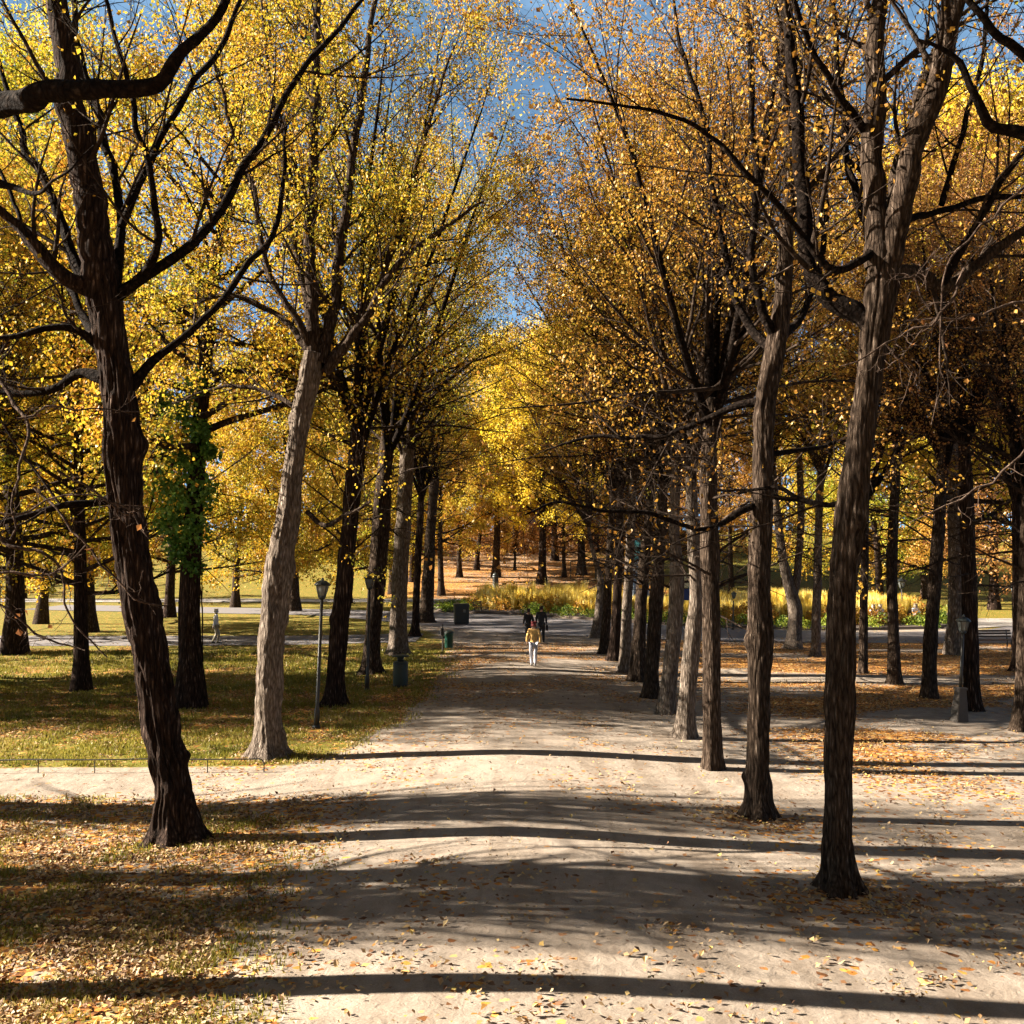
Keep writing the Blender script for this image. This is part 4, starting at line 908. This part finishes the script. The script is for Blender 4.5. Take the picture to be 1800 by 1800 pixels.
def lantern(root, h, m=IRON, s=1.0, wide=False):
    part('bracket', MB().lathe((0, 0, h-.5*s), [(.03*s, 0), (.05*s, .02*s), (.09*s, .05*s), (.09*s, .07*s), (.03*s, .075*s)], 12).mesh('bracket'), m, root)
    part('lamp_glass', MB().lathe((0, 0, h-.42*s), [(.09*s, 0), (.14*s, .16*s), (.16*s, .28*s)], 8).mesh('lamp_glass'), GLASS, root)
    part('lamp_frame', MB().lathe((0, 0, h-.425*s), [(.10*s, 0), (.10*s, .03*s), (.06*s, .03*s)], 8).mesh('lamp_frame'), m, root)
    hd = MB().lathe((0, 0, h-.16*s), [(.185*s, 0), (.20*s, .02*s), (.17*s, .06*s), (.10*s, .11*s), (.035*s, .13*s), (.03*s, .17*s), (.005, .2*s)], 12)
    for k in range(4):
        a = k*PI/2+PI/4; hd.tube([(.1*s*math.cos(a), .1*s*math.sin(a), h-.42*s), (.13*s*math.cos(a), .13*s*math.sin(a), h-.29*s), (.165*s*math.cos(a), .165*s*math.sin(a), h-.14*s)], .013*s, 4)
    part('lamp_hood', hd.mesh('lamp_hood'), m, root)
def lamp_post(px, base, top, label, lean=0.0, group='slim park lamp posts', s=1.0, m=STEEL):
    p = ground_at(px, base); D = p.y; h = (base-top)*D/1800
    r = empty('lamp_post', p, label, 'lamp post', group)
    part('pole', MB().lathe((0, 0, -.05), [(.075, 0), (.075, .5), (.06, .55), (.048, .6), (.042, h-.5)], 14).mesh('pole', True), m, r)
    part('base_collar', MB().lathe((0, 0, -.02), [(.11, 0), (.11, .06), (.08, .1)], 14).mesh('base_collar'), IRON, r)
    lantern(r, h, s=s); r.rotation_euler.y = lean; return r
lamp_post(556, 1280, 1020, 'slim grey lamp post between pale trunk and slanting black trunk', .035, s=1.1)
lamp_post(645, 1214, 1010, 'dark slim lamp post in front of the splay-rooted trunk', .02, s=1.1)
lamp_post(1288, 1108, 1040, 'short dark lamp post at the edge of the flower bed', .04, 'lamp posts across the road', .9, IRON)
lamp_post(1586, 1089, 1016, 'pale lamp post behind the seated people', 0, 'lamp posts across the road', 1.6)
lamp_post(1783, 1110, 1026, 'lamp post beside the far lawn at the right edge', .02, 'lamp posts across the road', 1.3)

def foot_lamp():
    p = ground_at(1686, 1268); r = empty('lamp_post', p, 'leaning lamp post on a tapered concrete foot, right side', 'lamp post')
    part('concrete_foot', MB().box((0, 0, .42), (.36, .36, .9), .2, .62, .02).mesh('concrete_foot'), CONCRETE, r)
    part('foot_cap', MB().box((.0, 0, .885), (.27, .27, .06), .2, 1, .02).mesh('foot_cap'), CONCRETE, r)
    part('pole', MB().lathe((0, 0, .9), [(.05, 0), (.045, .4), (.035, 1.55)], 12).mesh('pole', True), STEEL, r)
    lantern(r, 2.85); r.rotation_euler.y = .06
foot_lamp()

def lidded_bin():
    p = ground_at(704, 1208); r = empty('litter_bin', p, 'dark green cylindrical litter bin with a flat lid on a neck', 'litter bin')
    part('body', MB().lathe((0, 0, 0), [(.22, 0), (.24, .03), (.25, .08), (.25, .80), (.235, .84), (.235, .86), (.20, .862)], 28).mesh('body', True), DKGREEN, r)
    part('neck', MB().lathe((0, 0, .86), [(.12, 0), (.11, .17)], 16).mesh('neck', True), IRON, r)
    part('lid', MB().lathe((0, 0, 1.02), [(.29, 0), (.29, .03), (.26, .05), (.1, .075)], 28).mesh('lid', True), DKGREEN, r)
    for z in (.08, .78): part('hoop', MB().lathe((0, 0, z), [(.252, 0), (.258, .01), (.258, .03), (.252, .04)], 28).mesh('hoop', True), IRON, r)
lidded_bin()
def post_bin():
    p = ground_at(783, 1147); r = empty('litter_bin', p, 'small green litter bin hung on a short post beside the avenue', 'litter bin')
    part('post', MB().tube([(-.12, 0, -.05), (-.12, 0, .6), (-.13, 0, 1.28)], .035, 10).mesh('post', True), STEEL, r)
    part('body', MB().lathe((.16, -.02, .22), [(.17, 0), (.19, .03), (.20, .6), (.215, .62), (.215, .66), (.19, .665)], 24).mesh('body', True), GREEN, r)
    part('hood', MB().lathe((.16, -.02, .885), [(.225, 0), (.22, .04), (.16, .10), (.05, .13)], 24).mesh('hood', True), DKGREEN, r)
    part('bracket', MB().box((-.07, 0, .7), (.14, .05, .08)).mesh('bracket'), STEEL, r)
    part('ash_box', MB().box((-.15, -.04, .95), (.16, .12, .34), 0, .85, .02).mesh('ash_box'), STEEL, r)
post_bin()
def container():
    p = ground_at(811, 1098); r = empty('waste_container', p, 'tall dark waste container on the road left of the walkers', 'container')
    part('body', MB().box((0, 0, .66), (.92, .8, 1.16), .12, 1.06, .06).mesh('body'), BLACKP, r)
    part('lid', MB().box((0, 0, 1.29), (1.02, .9, .12), .12, .93, .05).mesh('lid'), BLACKP, r)
    part('label_plate', MB().box((.22, -.435, .9), (.16, .01, .2), .12).mesh('label_plate'), GLASS, r)
    for sx in (-1, 1): part('wheel', MB().tube([(sx*.36-.04, -.3, .08), (sx*.36, -.3, .08), (sx*.36+.04, -.3, .08)], .09, 14).mesh('wheel', True), IRON, r)
container()
def bench(px, py, label, rz, m=WOOD, w_=1.8):
    p = ground_at(px, py); r = empty('park_bench', p, label, 'bench', 'park benches', rz)
    sl = MB(); [sl.box((0, -.02+.11*k, .45), (w_, .085, .035)) for k in range(4)]
    part('seat', sl.mesh('seat'), m, r)
    bk = MB(); [bk.box((0, .40+.03*k, .60+.13*k), (w_, .03, .09)) for k in range(3)]
    part('backrest', bk.mesh('backrest'), m, r)
    for sx in (-1, 1):
        x = sx*(w_/2-.2)
        part('leg', MB().tube([(x, -.02, -.02), (x, 0, .25), (x, .0, .43)], .025, 6).mesh('leg', True), IRON, r)
        part('leg', MB().tube([(x, .42, -.02), (x, .36, .3), (x, .40, .55), (x, .47, .92)], .025, 6).mesh('leg', True), IRON, r)
    return r, p
bench(1742, 1142, 'dark bench in the shade right of the fat pale trunk', .05, w_=2.4)
bench(848, 1092-14, 'bench at the left end of the flower bed', 1.2)
bench(1541, 1098, 'left one of two benches with seated people across the road', .15)
bench(1612, 1096, 'right one of two benches with seated people across the road', .1)

def bollard():
    D = 118; x = (871-900)/1800*D; r = empty('bollard', (x, D, float(gz(x, D))-.02), 'short black bollard beyond the flower bed', 'bollard')
    part('body', MB().lathe((0, 0, 0), [(.4, 0), (.36, .1), (.34, 1.2), (.38, 1.3), (.38, 1.45)], 14).mesh('body', True), BLACKP, r)
    part('cap', MB().lathe((0, 0, 1.45), [(.34, 0), (.3, .2), (.12, .34), (.02, .38)], 14).mesh('cap', True), BLACKP, r)
bollard()

# ------------------------------------------------------------------ figures
SKIN = simple('skin', (0.35, 0.224, 0.168), .6, var=.05)
def cloth(name, c): return simple(name, c, .85, var=.2, scale=9, bump=.15)
def chain_mesh(name, verts, edges, radii, sub=1):
    me = bpy.data.meshes.new(name+'_cage'); me.from_pydata([tuple(v) for v in verts], edges, []); me.update()
    o = bpy.data.objects.new(name+'_cage', me); COL.objects.link(o)
    md = o.modifiers.new('skin', 'SKIN'); sv = me.skin_vertices[0].data if me.skin_vertices else None
    if sv is None:
        bpy.context.view_layer.objects.active = o
        me.attributes.new('tmp', 'FLOAT', 'POINT')
        bm = __import__('bmesh').new(); bm.from_mesh(me); lay = bm.verts.layers.skin.verify()
        for v, rr in zip(bm.verts, radii):
            v[lay].radius = (rr, rr) if np.isscalar(rr) else rr; v[lay].use_root = (v.index == 0)
        bm.to_mesh(me); bm.free()
    else:
        for d, rr in zip(sv, radii): d.radius = (rr, rr) if np.isscalar(rr) else rr
        sv[0].use_root = True
    md.use_smooth_shade = True
    sb = o.modifiers.new('sub', 'SUBSURF'); sb.levels = sub; sb.render_levels = sub
    dg = bpy.context.evaluated_depsgraph_get(); out = bpy.data.meshes.new_from_object(o.evaluated_get(dg)); out.name = name
    bpy.data.objects.remove(o); bpy.data.meshes.remove(me)
    return out
def person(x, y, rz, label, pose, top, trousers, hair=(.03, .02, .015), hat=None, shoes=(.02, .02, .02), H=1.72, long=False, group=None, bag=False, z=None):
    """faces +Y before turning"""
    k = H/1.72
    J = dict(pelvis=(0, 0, .93), spine=(0, .0, 1.10), chest=(0, .01, 1.32), neck=(0, .015, 1.46), chin=(0, .03, 1.55), head=(0, .035, 1.62), crown=(0, .03, 1.68))
    for s_, n in ((-1, 'l'), (1, 'r')):
        J['sh'+n] = (s_*.17, 0, 1.40); J['hip'+n] = (s_*.09, 0, .88)
    J.update(pose)
    for key in list(J):
        J[key] = Vector(J[key])
    V = []; E = []; R = []; idx = {}
    def add(n, r): idx[n] = len(V); V.append(J[n]*k); R.append(r if not np.isscalar(r) else r*1.0)
    rr = dict(pelvis=(.15, .115), spine=(.13, .10), chest=(.155, .11), neck=.055, chin=.07, head=.092, crown=.072, sh=.062, el=.043, wr=.028, hip=.085, kn=.058, an=.04, toe=.034, ha=.03)
    order = ['pelvis', 'spine', 'chest', 'neck', 'chin', 'head', 'crown']
    for n in order: add(n, rr[n])
    E += [(0, 1), (1, 2), (2, 3), (3, 4), (4, 5), (5, 6)]
    for n in 'lr':
        s_ = -1 if n == 'l' else 1
        for q in ('sh', 'el', 'wr'): add(q+n, rr[q])
        E += [(idx['chest'], idx['sh'+n]), (idx['sh'+n], idx['el'+n]), (idx['el'+n], idx['wr'+n])]
        wv = J['wr'+n]; dr = (wv-J['el'+n]).normalized(); J['ha'+n] = wv+dr*.055; add('ha'+n, (.034, .018)); E.append((idx['wr'+n], idx['ha'+n]))
        side_v = dr.cross(Vector((1, 0, 0))); side_v = side_v.normalized() if side_v.length > .1 else Vector((0, 1, 0))
        for f in range(4):
            a_, b_ = 'f%d%s' % (f, n), 'g%d%s' % (f, n); off = side_v*(.024*(f-1.5)/1.5)
            L = (.075, .085, .08, .062)[f]
            J[a_] = wv+dr*.10+off*1.1; J[b_] = wv+dr*(.10+L*.7)+off+Vector((-s_*.02, 0, 0))
            add(a_, .0095); add(b_, .0075); E += [(idx['ha'+n], idx[a_]), (idx[a_], idx[b_])]
        J['t'+n] = wv+dr*.055+side_v*.045; J['u'+n] = wv+dr*.09+side_v*.06; add('t'+n, .011); add('u'+n, .009); E += [(idx['wr'+n], idx['t'+n]), (idx['t'+n], idx['u'+n])]
        for q in ('hip', 'kn', 'an', 'toe'): add(q+n, rr[q])
        E += [(idx['pelvis'], idx['hip'+n]), (idx['hip'+n], idx['kn'+n]), (idx['kn'+n], idx['an'+n]), (idx['an'+n], idx['toe'+n])]
    J['nose'] = J['head']+Vector((0, .1, -.015)); add('nose', .014); E.append((idx['head'], idx['nose']))
    R = [(a*k, a*k) if np.isscalar(a) else (a[0]*k, a[1]*k) for a in R]
    zz = float(gz(x, y)) if z is None else z
    root = empty('person', (x, y, zz), label, 'person', group, rz)
    part('body', chain_mesh('body', V, E, R), SKIN, root)
    def shell(name, names, edges, radii, m):
        me = chain_mesh(name, [J[n]*k if isinstance(n, str) else Vector(n)*k for n in names], edges, [(q[0]*k, q[1]*k) if not np.isscalar(q) else (q*k, q*k) for q in radii])
        return part(name, me, m, root)
    hem = J['pelvis']+Vector((0, 0, -.12 if not long else -.32))
    J['hem'] = hem
    nm = ['spine', 'pelvis', 'hem', 'chest', 'shl', 'ell', 'wrl', 'shr', 'elr', 'wrr', 'coll']
    J['coll'] = J['neck']+Vector((0, 0, .0))
    shell('jacket', nm, [(0, 1), (1, 2), (0, 3), (3, 4), (4, 5), (5, 6), (3, 7), (7, 8), (8, 9), (3, 10)],
          [(.165, .135), (.175, .14), (.18, .145), (.185, .14), .085, .066, .05, .085, .066, .05, .075], cloth('jacket', top))
    shell('trousers', ['pelvis', 'hipl', 'knl', 'anl', 'hipr', 'knr', 'anr'], [(0, 1), (1, 2), (2, 3), (0, 4), (4, 5), (5, 6)], [(.155, .12), .1, .074, .056, .1, .074, .056], cloth('trousers', trousers))
    for n in 'lr':
        J['heel'+n] = J['an'+n]+(J['an'+n]-J['toe'+n])*.35+Vector((0, 0, -.03))
        shell('shoe', ['an'+n, 'toe'+n, 'heel'+n], [(0, 1), (0, 2)], [.048, .042, .04], cloth('shoe', shoes))
    hc = J['head']+Vector((0, -.018, .02)); J['h1'] = hc; J['h2'] = hc+Vector((0, -.02, -.08)); J['h3'] = hc+Vector((0, .0, .055))
    shell('hair', ['h1', 'h2', 'h3'], [(0, 1), (0, 2)], [.1, .075, .078], cloth('hair', hair))
    if hat:
        J['k1'] = J['head']+Vector((0, 0, .045)); J['k2'] = J['head']+Vector((0, -.01, .12))
        shell('hat', ['k1', 'k2'], [(0, 1)], [.108, .07], cloth('hat', hat))
    if bag:
        hb = MB().box((J['wrr'].x*k+.03, J['wrr'].y*k, J['wrr'].z*k-.22), (.12, .34, .26), 0, .9, .02)
        hb.tube([(J['wrr'].x*k+.03, J['wrr'].y*k-.08, J['wrr'].z*k-.1), (J['wrr'].x*k, J['wrr'].y*k, J['wrr'].z*k-.0), (J['wrr'].x*k+.03, J['wrr'].y*k+.08, J['wrr'].z*k-.1)], .012, 6)
        b_ = obj('handbag', hb.mesh('handbag'), cloth('handbag', (.02, .015, .015)), None, root.location, (0, 0, rz)); tag(b_, 'black handbag in the hand of the right dark walker', 'bag')
    return root
WALK = dict(ell=(-.24, -.05, 1.14), wrl=(-.25, .10, .95), elr=(.24, -.09, 1.14), wrr=(.24, -.12, .90), knl=(-.09, .17, .50), anl=(-.07, .10, .09), toel=(-.08, .25, .045), knr=(.07, .03, .48), anr=(.05, -.16, .12), toer=(.05, -.02, .04))
STAND = dict(ell=(-.23, -.04, 1.14), wrl=(-.24, .04, .90), elr=(.23, -.04, 1.14), wrr=(.24, .04, .90), knl=(-.10, .02, .49), anl=(-.10, 0, .08), toel=(-.12, .15, .035), knr=(.10, .06, .49), anr=(.11, .06, .08), toer=(.12, .21, .035))
SIT = dict(pelvis=(0, 0, .55), spine=(0, -.03, .72), chest=(0, -.03, .93), neck=(0, 0, 1.08), chin=(0, .02, 1.17), head=(0, .03, 1.24), crown=(0, .02, 1.30), shl=(-.17, -.02, 1.02), shr=(.17, -.02, 1.02), hipl=(-.09, .03, .52), hipr=(.09, .03, .52),
           ell=(-.23, .08, .78), wrl=(-.12, .28, .66), elr=(.23, .08, .78), wrr=(.12, .30, .66), knl=(-.12, .45, .50), anl=(-.12, .44, .09), toel=(-.12, .58, .04), knr=(.13, .46, .50), anr=(.13, .5, .09), toer=(.14, .64, .04))
p = ground_at(938, 1172)
person(p.x, p.y, .05, 'walker in beige padded jacket and pale jeans with dark red cap', WALK, (.68, .40, .12), (.42, .42, .46), (.16, .02, .02), (.22, .015, .03), (.2, .2, .2), 1.72)
person(.85, 53.0, .1, 'left of two dark-clad walkers ahead, striding with one leg back', WALK, (.012, .012, .014), (.012, .012, .014), H=1.70, long=True, group='pair walking in black')
person(1.5, 52.6, -.03, 'right of two dark-clad walkers ahead, holding a bag', STAND, (.012, .012, .014), (.015, .015, .018), H=1.86, long=True, group='pair walking in black', bag=True)
p = ground_at(379, 1132)
person(p.x, p.y, -1.2, 'elderly walker in pale grey jacket and khaki trousers on the lawn path', WALK, (.55, .56, .62), (.30, .27, .2), (.55, .5, .45), None, (.03, .03, .03), 1.75)
for px, py, lb, c, c2 in ((1536, 1100, 'person in white seated on the left bench across the road', (.8, .78, .78), (.6, .55, .5)), (1548, 1100, 'person in cream top seated beside the one in white', (.7, .62, .55), (.05, .05, .06)), (1610, 1098, 'person in white leaning on the right bench across the road', (.8, .8, .82), (.08, .08, .1))):
    q = ground_at(px, py); person(q.x, q.y, PI+.1, lb, SIT, c, c2, (.6, .5, .35), group='people seated across the road')

# ------------------------------------------------------------------ flower bed, statue, board, steps rail, building
BED = [(-6.2, 83), (-5.6, 80.5), (-3.5, 79), (0, 77.2), (4, 72.5), (9, 66.5), (14, 62.5), (20, 60.8), (26, 62.5), (30, 67), (33, 76), (31, 90), (24, 99), (12, 102), (2, 100), (-4, 92)]
def inside(x, y):
    c = np.zeros(len(x), bool); n = len(BED)
    for i in range(n):
        x1, y1 = BED[i]; x2, y2 = BED[(i+1) % n]
        k = ((y1 > y) != (y2 > y)) & (x < (x2-x1)*(y-y1)/(y2-y1+1e-9)+x1); c ^= k
    return c
def edge_dist(x, y):
    d = np.full(len(x), 1e9); n = len(BED)
    for i in range(n):
        a = np.array(BED[i]); b = np.array(BED[(i+1) % n]); ab = b-a; t = np.clip(((x-a[0])*ab[0]+(y-a[1])*ab[1])/(ab@ab), 0, 1)
        d = np.minimum(d, np.hypot(x-a[0]-t*ab[0], y-a[1]-t*ab[1]))
    return d
mb_ = MB(); nB = len(BED)
soil = MB(); soil.add([(x, y, .0) for x, y in BED]+[(x*.985+.25, y*.992+.6, .16) for x, y in BED], [(i, (i+1) % nB, nB+(i+1) % nB, nB+i) for i in range(nB)]+[tuple(range(nB, 2*nB))])
tag(obj('flower_bed_soil', soil.mesh('flower_bed_soil'), simple('soil', (.06, .04, .028), .95, var=.4, scale=2, bump=.3)), kind='structure')
GOLD = leafmat('grass_gold', [(.0, (.50, .32, .04)), (.35, (.70, .50, .06)), (.65, (.80, .64, .16)), (1, (.85, .75, .42))], .5)
RUST = leafmat('perennial_rust', [(.0, (0.165, 0.075, 0.0225)), (.4, (0.4125, 0.18, 0.03)), (.7, (0.495, 0.285, 0.0375)), (1, (0.375, 0.3, 0.045))], .4)
COVER = leafmat('cover_green', [(.0, (0.0225, 0.0525, 0.01125)), (.35, (0.075, 0.1275, 0.015)), (.7, (0.255, 0.3, 0.03)), (1, (0.4125, 0.39, 0.045))], .4)
def bed_plants():
    rng = np.random.default_rng(14)
    def pts(n, dmin, dmax):
        x = rng.uniform(-6.5, 33, n*3); y = rng.uniform(60, 102, n*3); k = inside(x, y); x, y = x[k], y[k]; d = edge_dist(x, y)+.6*(fbm(x*.3, y*.3, 5, 2)-.5)
        k = (d > dmin) & (d < dmax) & (y < 92); return x[k][:n], y[k][:n]
    x, y = pts(1500, 3.2, 9); m = 60          # grass clumps
    n = len(x); hh = np.where(x > 8, .72, 1.0)*rng.uniform(1.5, 2.2, n)*(.8+.4*vnoise(x*.4, y*.4, 8))
    a = rng.random((n, m))*2*PI; rr = rng.uniform(.1, .5, (n, m)); b0 = np.stack([x[:, None]+np.cos(a)*.12, y[:, None]+np.sin(a)*.12, np.full((n, m), .1)], -1).reshape(-1, 3)
    tip = np.stack([x[:, None]+np.cos(a)*rr, y[:, None]+np.sin(a)*rr, hh[:, None]*rng.uniform(.6, 1.1, (n, m))], -1).reshape(-1, 3)
    pr = np.stack([-np.sin(a), np.cos(a), 0*a], -1).reshape(-1, 3)*.024; md = (b0*.45+tip*.55); md[:, 2] += .1
    V = np.stack([b0, md-pr, tip, md+pr], 1).reshape(-1, 3)
    tag(obj('ornamental_grass', mesh_np('ornamental_grass', V, np.arange(len(V)).reshape(-1, 4), False), GOLD), 'tall golden plumed grasses filling the middle of the flower bed', 'ornamental grass', None, 'stuff')
    def bushy(name, n, d0, d1, h0, h1, size, per, m, label):
        x, y = pts(n, d0, d1); hh = rng.uniform(h0, h1, len(x)); th = rng.random((len(x), per))*2*PI; ph = np.arccos(rng.random((len(x), per)))
        r_ = rng.uniform(.7, 1, (len(x), per)); C = np.stack([x[:, None]+np.sin(ph)*np.cos(th)*.55*r_, y[:, None]+np.sin(ph)*np.sin(th)*.55*r_, .1+np.cos(ph)*hh[:, None]*r_], -1).reshape(-1, 3)
        V, Q = leaves(rng, np.stack([C, C+.01], 1), 1, size, .05, 0, .1)
        tag(obj(name, mesh_np(name, V, Q, False), m), label, 'plants', None, 'stuff')
    bushy('rust_perennials', 330, 1.8, 4.2, 1.0, 1.6, .13, 150, RUST, 'rusty orange perennials in the middle belt of the flower bed')
    bushy('ground_cover', 480, .0, 2.4, .45, .95, .12, 130, COVER, 'yellow green ground cover along the front of the flower bed')
bed_plants()

def statue():
    D = 93; x = (1122-900)/1800*D; z0 = float(gz(x, D)); r = empty('statue', (x, D, z0), 'green bronze figure on a tall grey blue pedestal', 'statue')
    part('pedestal', MB().box((0, 0, .25), (2.6, 2.6, .5), .2, .95, .05).box((0, 0, 2.1), (1.6, 1.6, 3.2), .2, .86, .05).box((0, 0, 3.82), (1.7, 1.7, .24), .2, .95, .04).mesh('pedestal'), STONE, r)
    J = [(0, 0, 4.9), (0, 0, 5.3), (0, 0, 5.6), (0, .02, 5.85), (0, .04, 6.1), (-.35, 0, 5.65), (-.55, .1, 5.25), (-.3, .35, 5.1), (.35, 0, 5.65), (.55, .05, 5.25), (.5, .2, 4.9), (-.2, .3, 4.7), (-.22, .45, 4.25), (-.22, .6, 3.96), (.22, .05, 4.5), (.24, 0, 4.1), (.26, .15, 3.96), (0, -.2, 4.4), (0, -.3, 4.05)]
    E = [(0, 1), (1, 2), (2, 3), (3, 4), (2, 5), (5, 6), (6, 7), (2, 8), (8, 9), (9, 10), (0, 11), (11, 12), (12, 13), (0, 14), (14, 15), (15, 16), (0, 17), (17, 18)]
    R = [.30, .26, .30, .1, .17, .14, .11, .07, .14, .11, .07, .17, .12, .08, .17, .12, .09, .3, .36]
    part('figure', chain_mesh('figure', [Vector(j) for j in J], E, R, 2), VERDI, r)
statue()
def board():
    D = 62; x = (1203-900)/1800*D; z = CAM_H+(975-1020)/1800*D
    r = empty('notice_board', (x, D, 0), 'cream and yellow notice board with blue lower panel behind the trunks', 'notice board')
    part('panel', MB().box((0, 0, z), (.75, .08, .85), 0, 1, .0).mesh('panel'), simple('cream_board', (.75, .66, .38), .6), r)
    part('lower_panel', MB().box((-.2, .0, z-.85), (.9, .08, .7)).mesh('lower_panel'), simple('blue_panel', (.03, .05, .16), .5), r)
    for sx in (-.3, .3): part('post', MB().tube([(sx, .06, 0), (sx, .06, 1.5), (sx, .06, z)], .04, 8).mesh('post'), STEEL, r)
board()
def steps_rail():
    D = 126; 
    r0 = None
    x0, x1 = (1003-900)/1800*D, (1068-900)/1800*D; z = float(gz((x0+x1)/2, D))
    r = empty('handrail', ((x0+x1)/2, D, z), 'black iron handrail beside the steps beyond the flower bed', 'railing')
    hw = (x1-x0)/2
    for k in range(4):
        xx = -hw+2*hw*k/3; part('post', MB().tube([(xx, 0, -.3), (xx, 0, .8), (xx, 0, 2.2+.15*k)], .06, 6).mesh('post'), IRON, r)
    for dz in (2.2, 1.5): part('rail', MB().tube([(-hw, 0, dz), (0, 0, dz+.22), (hw, 0, dz+.45)], .05, 6).mesh('rail'), IRON, r)
steps_rail()
def building():
    D = 168; x0, x1 = (872-900)/1800*D, (1120-900)/1800*D; zb = float(gz(0, D))-1.5
    r = empty('building', ((x0+x1)/2, D, zb), 'low grey building glimpsed through branches at the avenue end', 'building')
    W_ = x1-x0; h = 6.5
    part('wall', MB().box((0, 4, h/2), (W_, 8, h)).mesh('wall'), simple('grey_plaster', (.16, .15, .17), .9, var=.15, scale=.5), r)
    part('roof', MB().box((0, 4, h+.9), (W_+.8, 8.8, 1.8), 0, .8).mesh('roof'), simple('roof_dark', (.05, .04, .04), .8), r)
    part('plinth', MB().box((0, -.06, .6), (W_+.1, .12, 1.2)).mesh('plinth'), simple('plinth_pale', (.5, .47, .43), .9), r)
    for k in range(8):
        xx = -W_/2+W_*(k+.5)/8
        f = part('window', MB().box((xx, -.03, 3.2), (1.3, .06, 1.9)).mesh('window'), simple('frame_pale', (.5, .48, .45), .7), r)
        g = obj('pane', MB().box((xx, -.075, 3.2), (1.05, .03, 1.65)).mesh('pane'), simple('pane_dark', (.02, .025, .03), .15)); g.parent = f
    a = part('awning', MB().box(((931-900)/1800*D-(x0+x1)/2, -.5, 1.9), (3.2, 1, .7), 0, .8).mesh('awning'), simple('red_cloth', (.6, .02, .05), .7), r); a['label'] = 'red awning'
building()
# ground clutter at the edge of the near trunk: a yellow green tuft at its foot
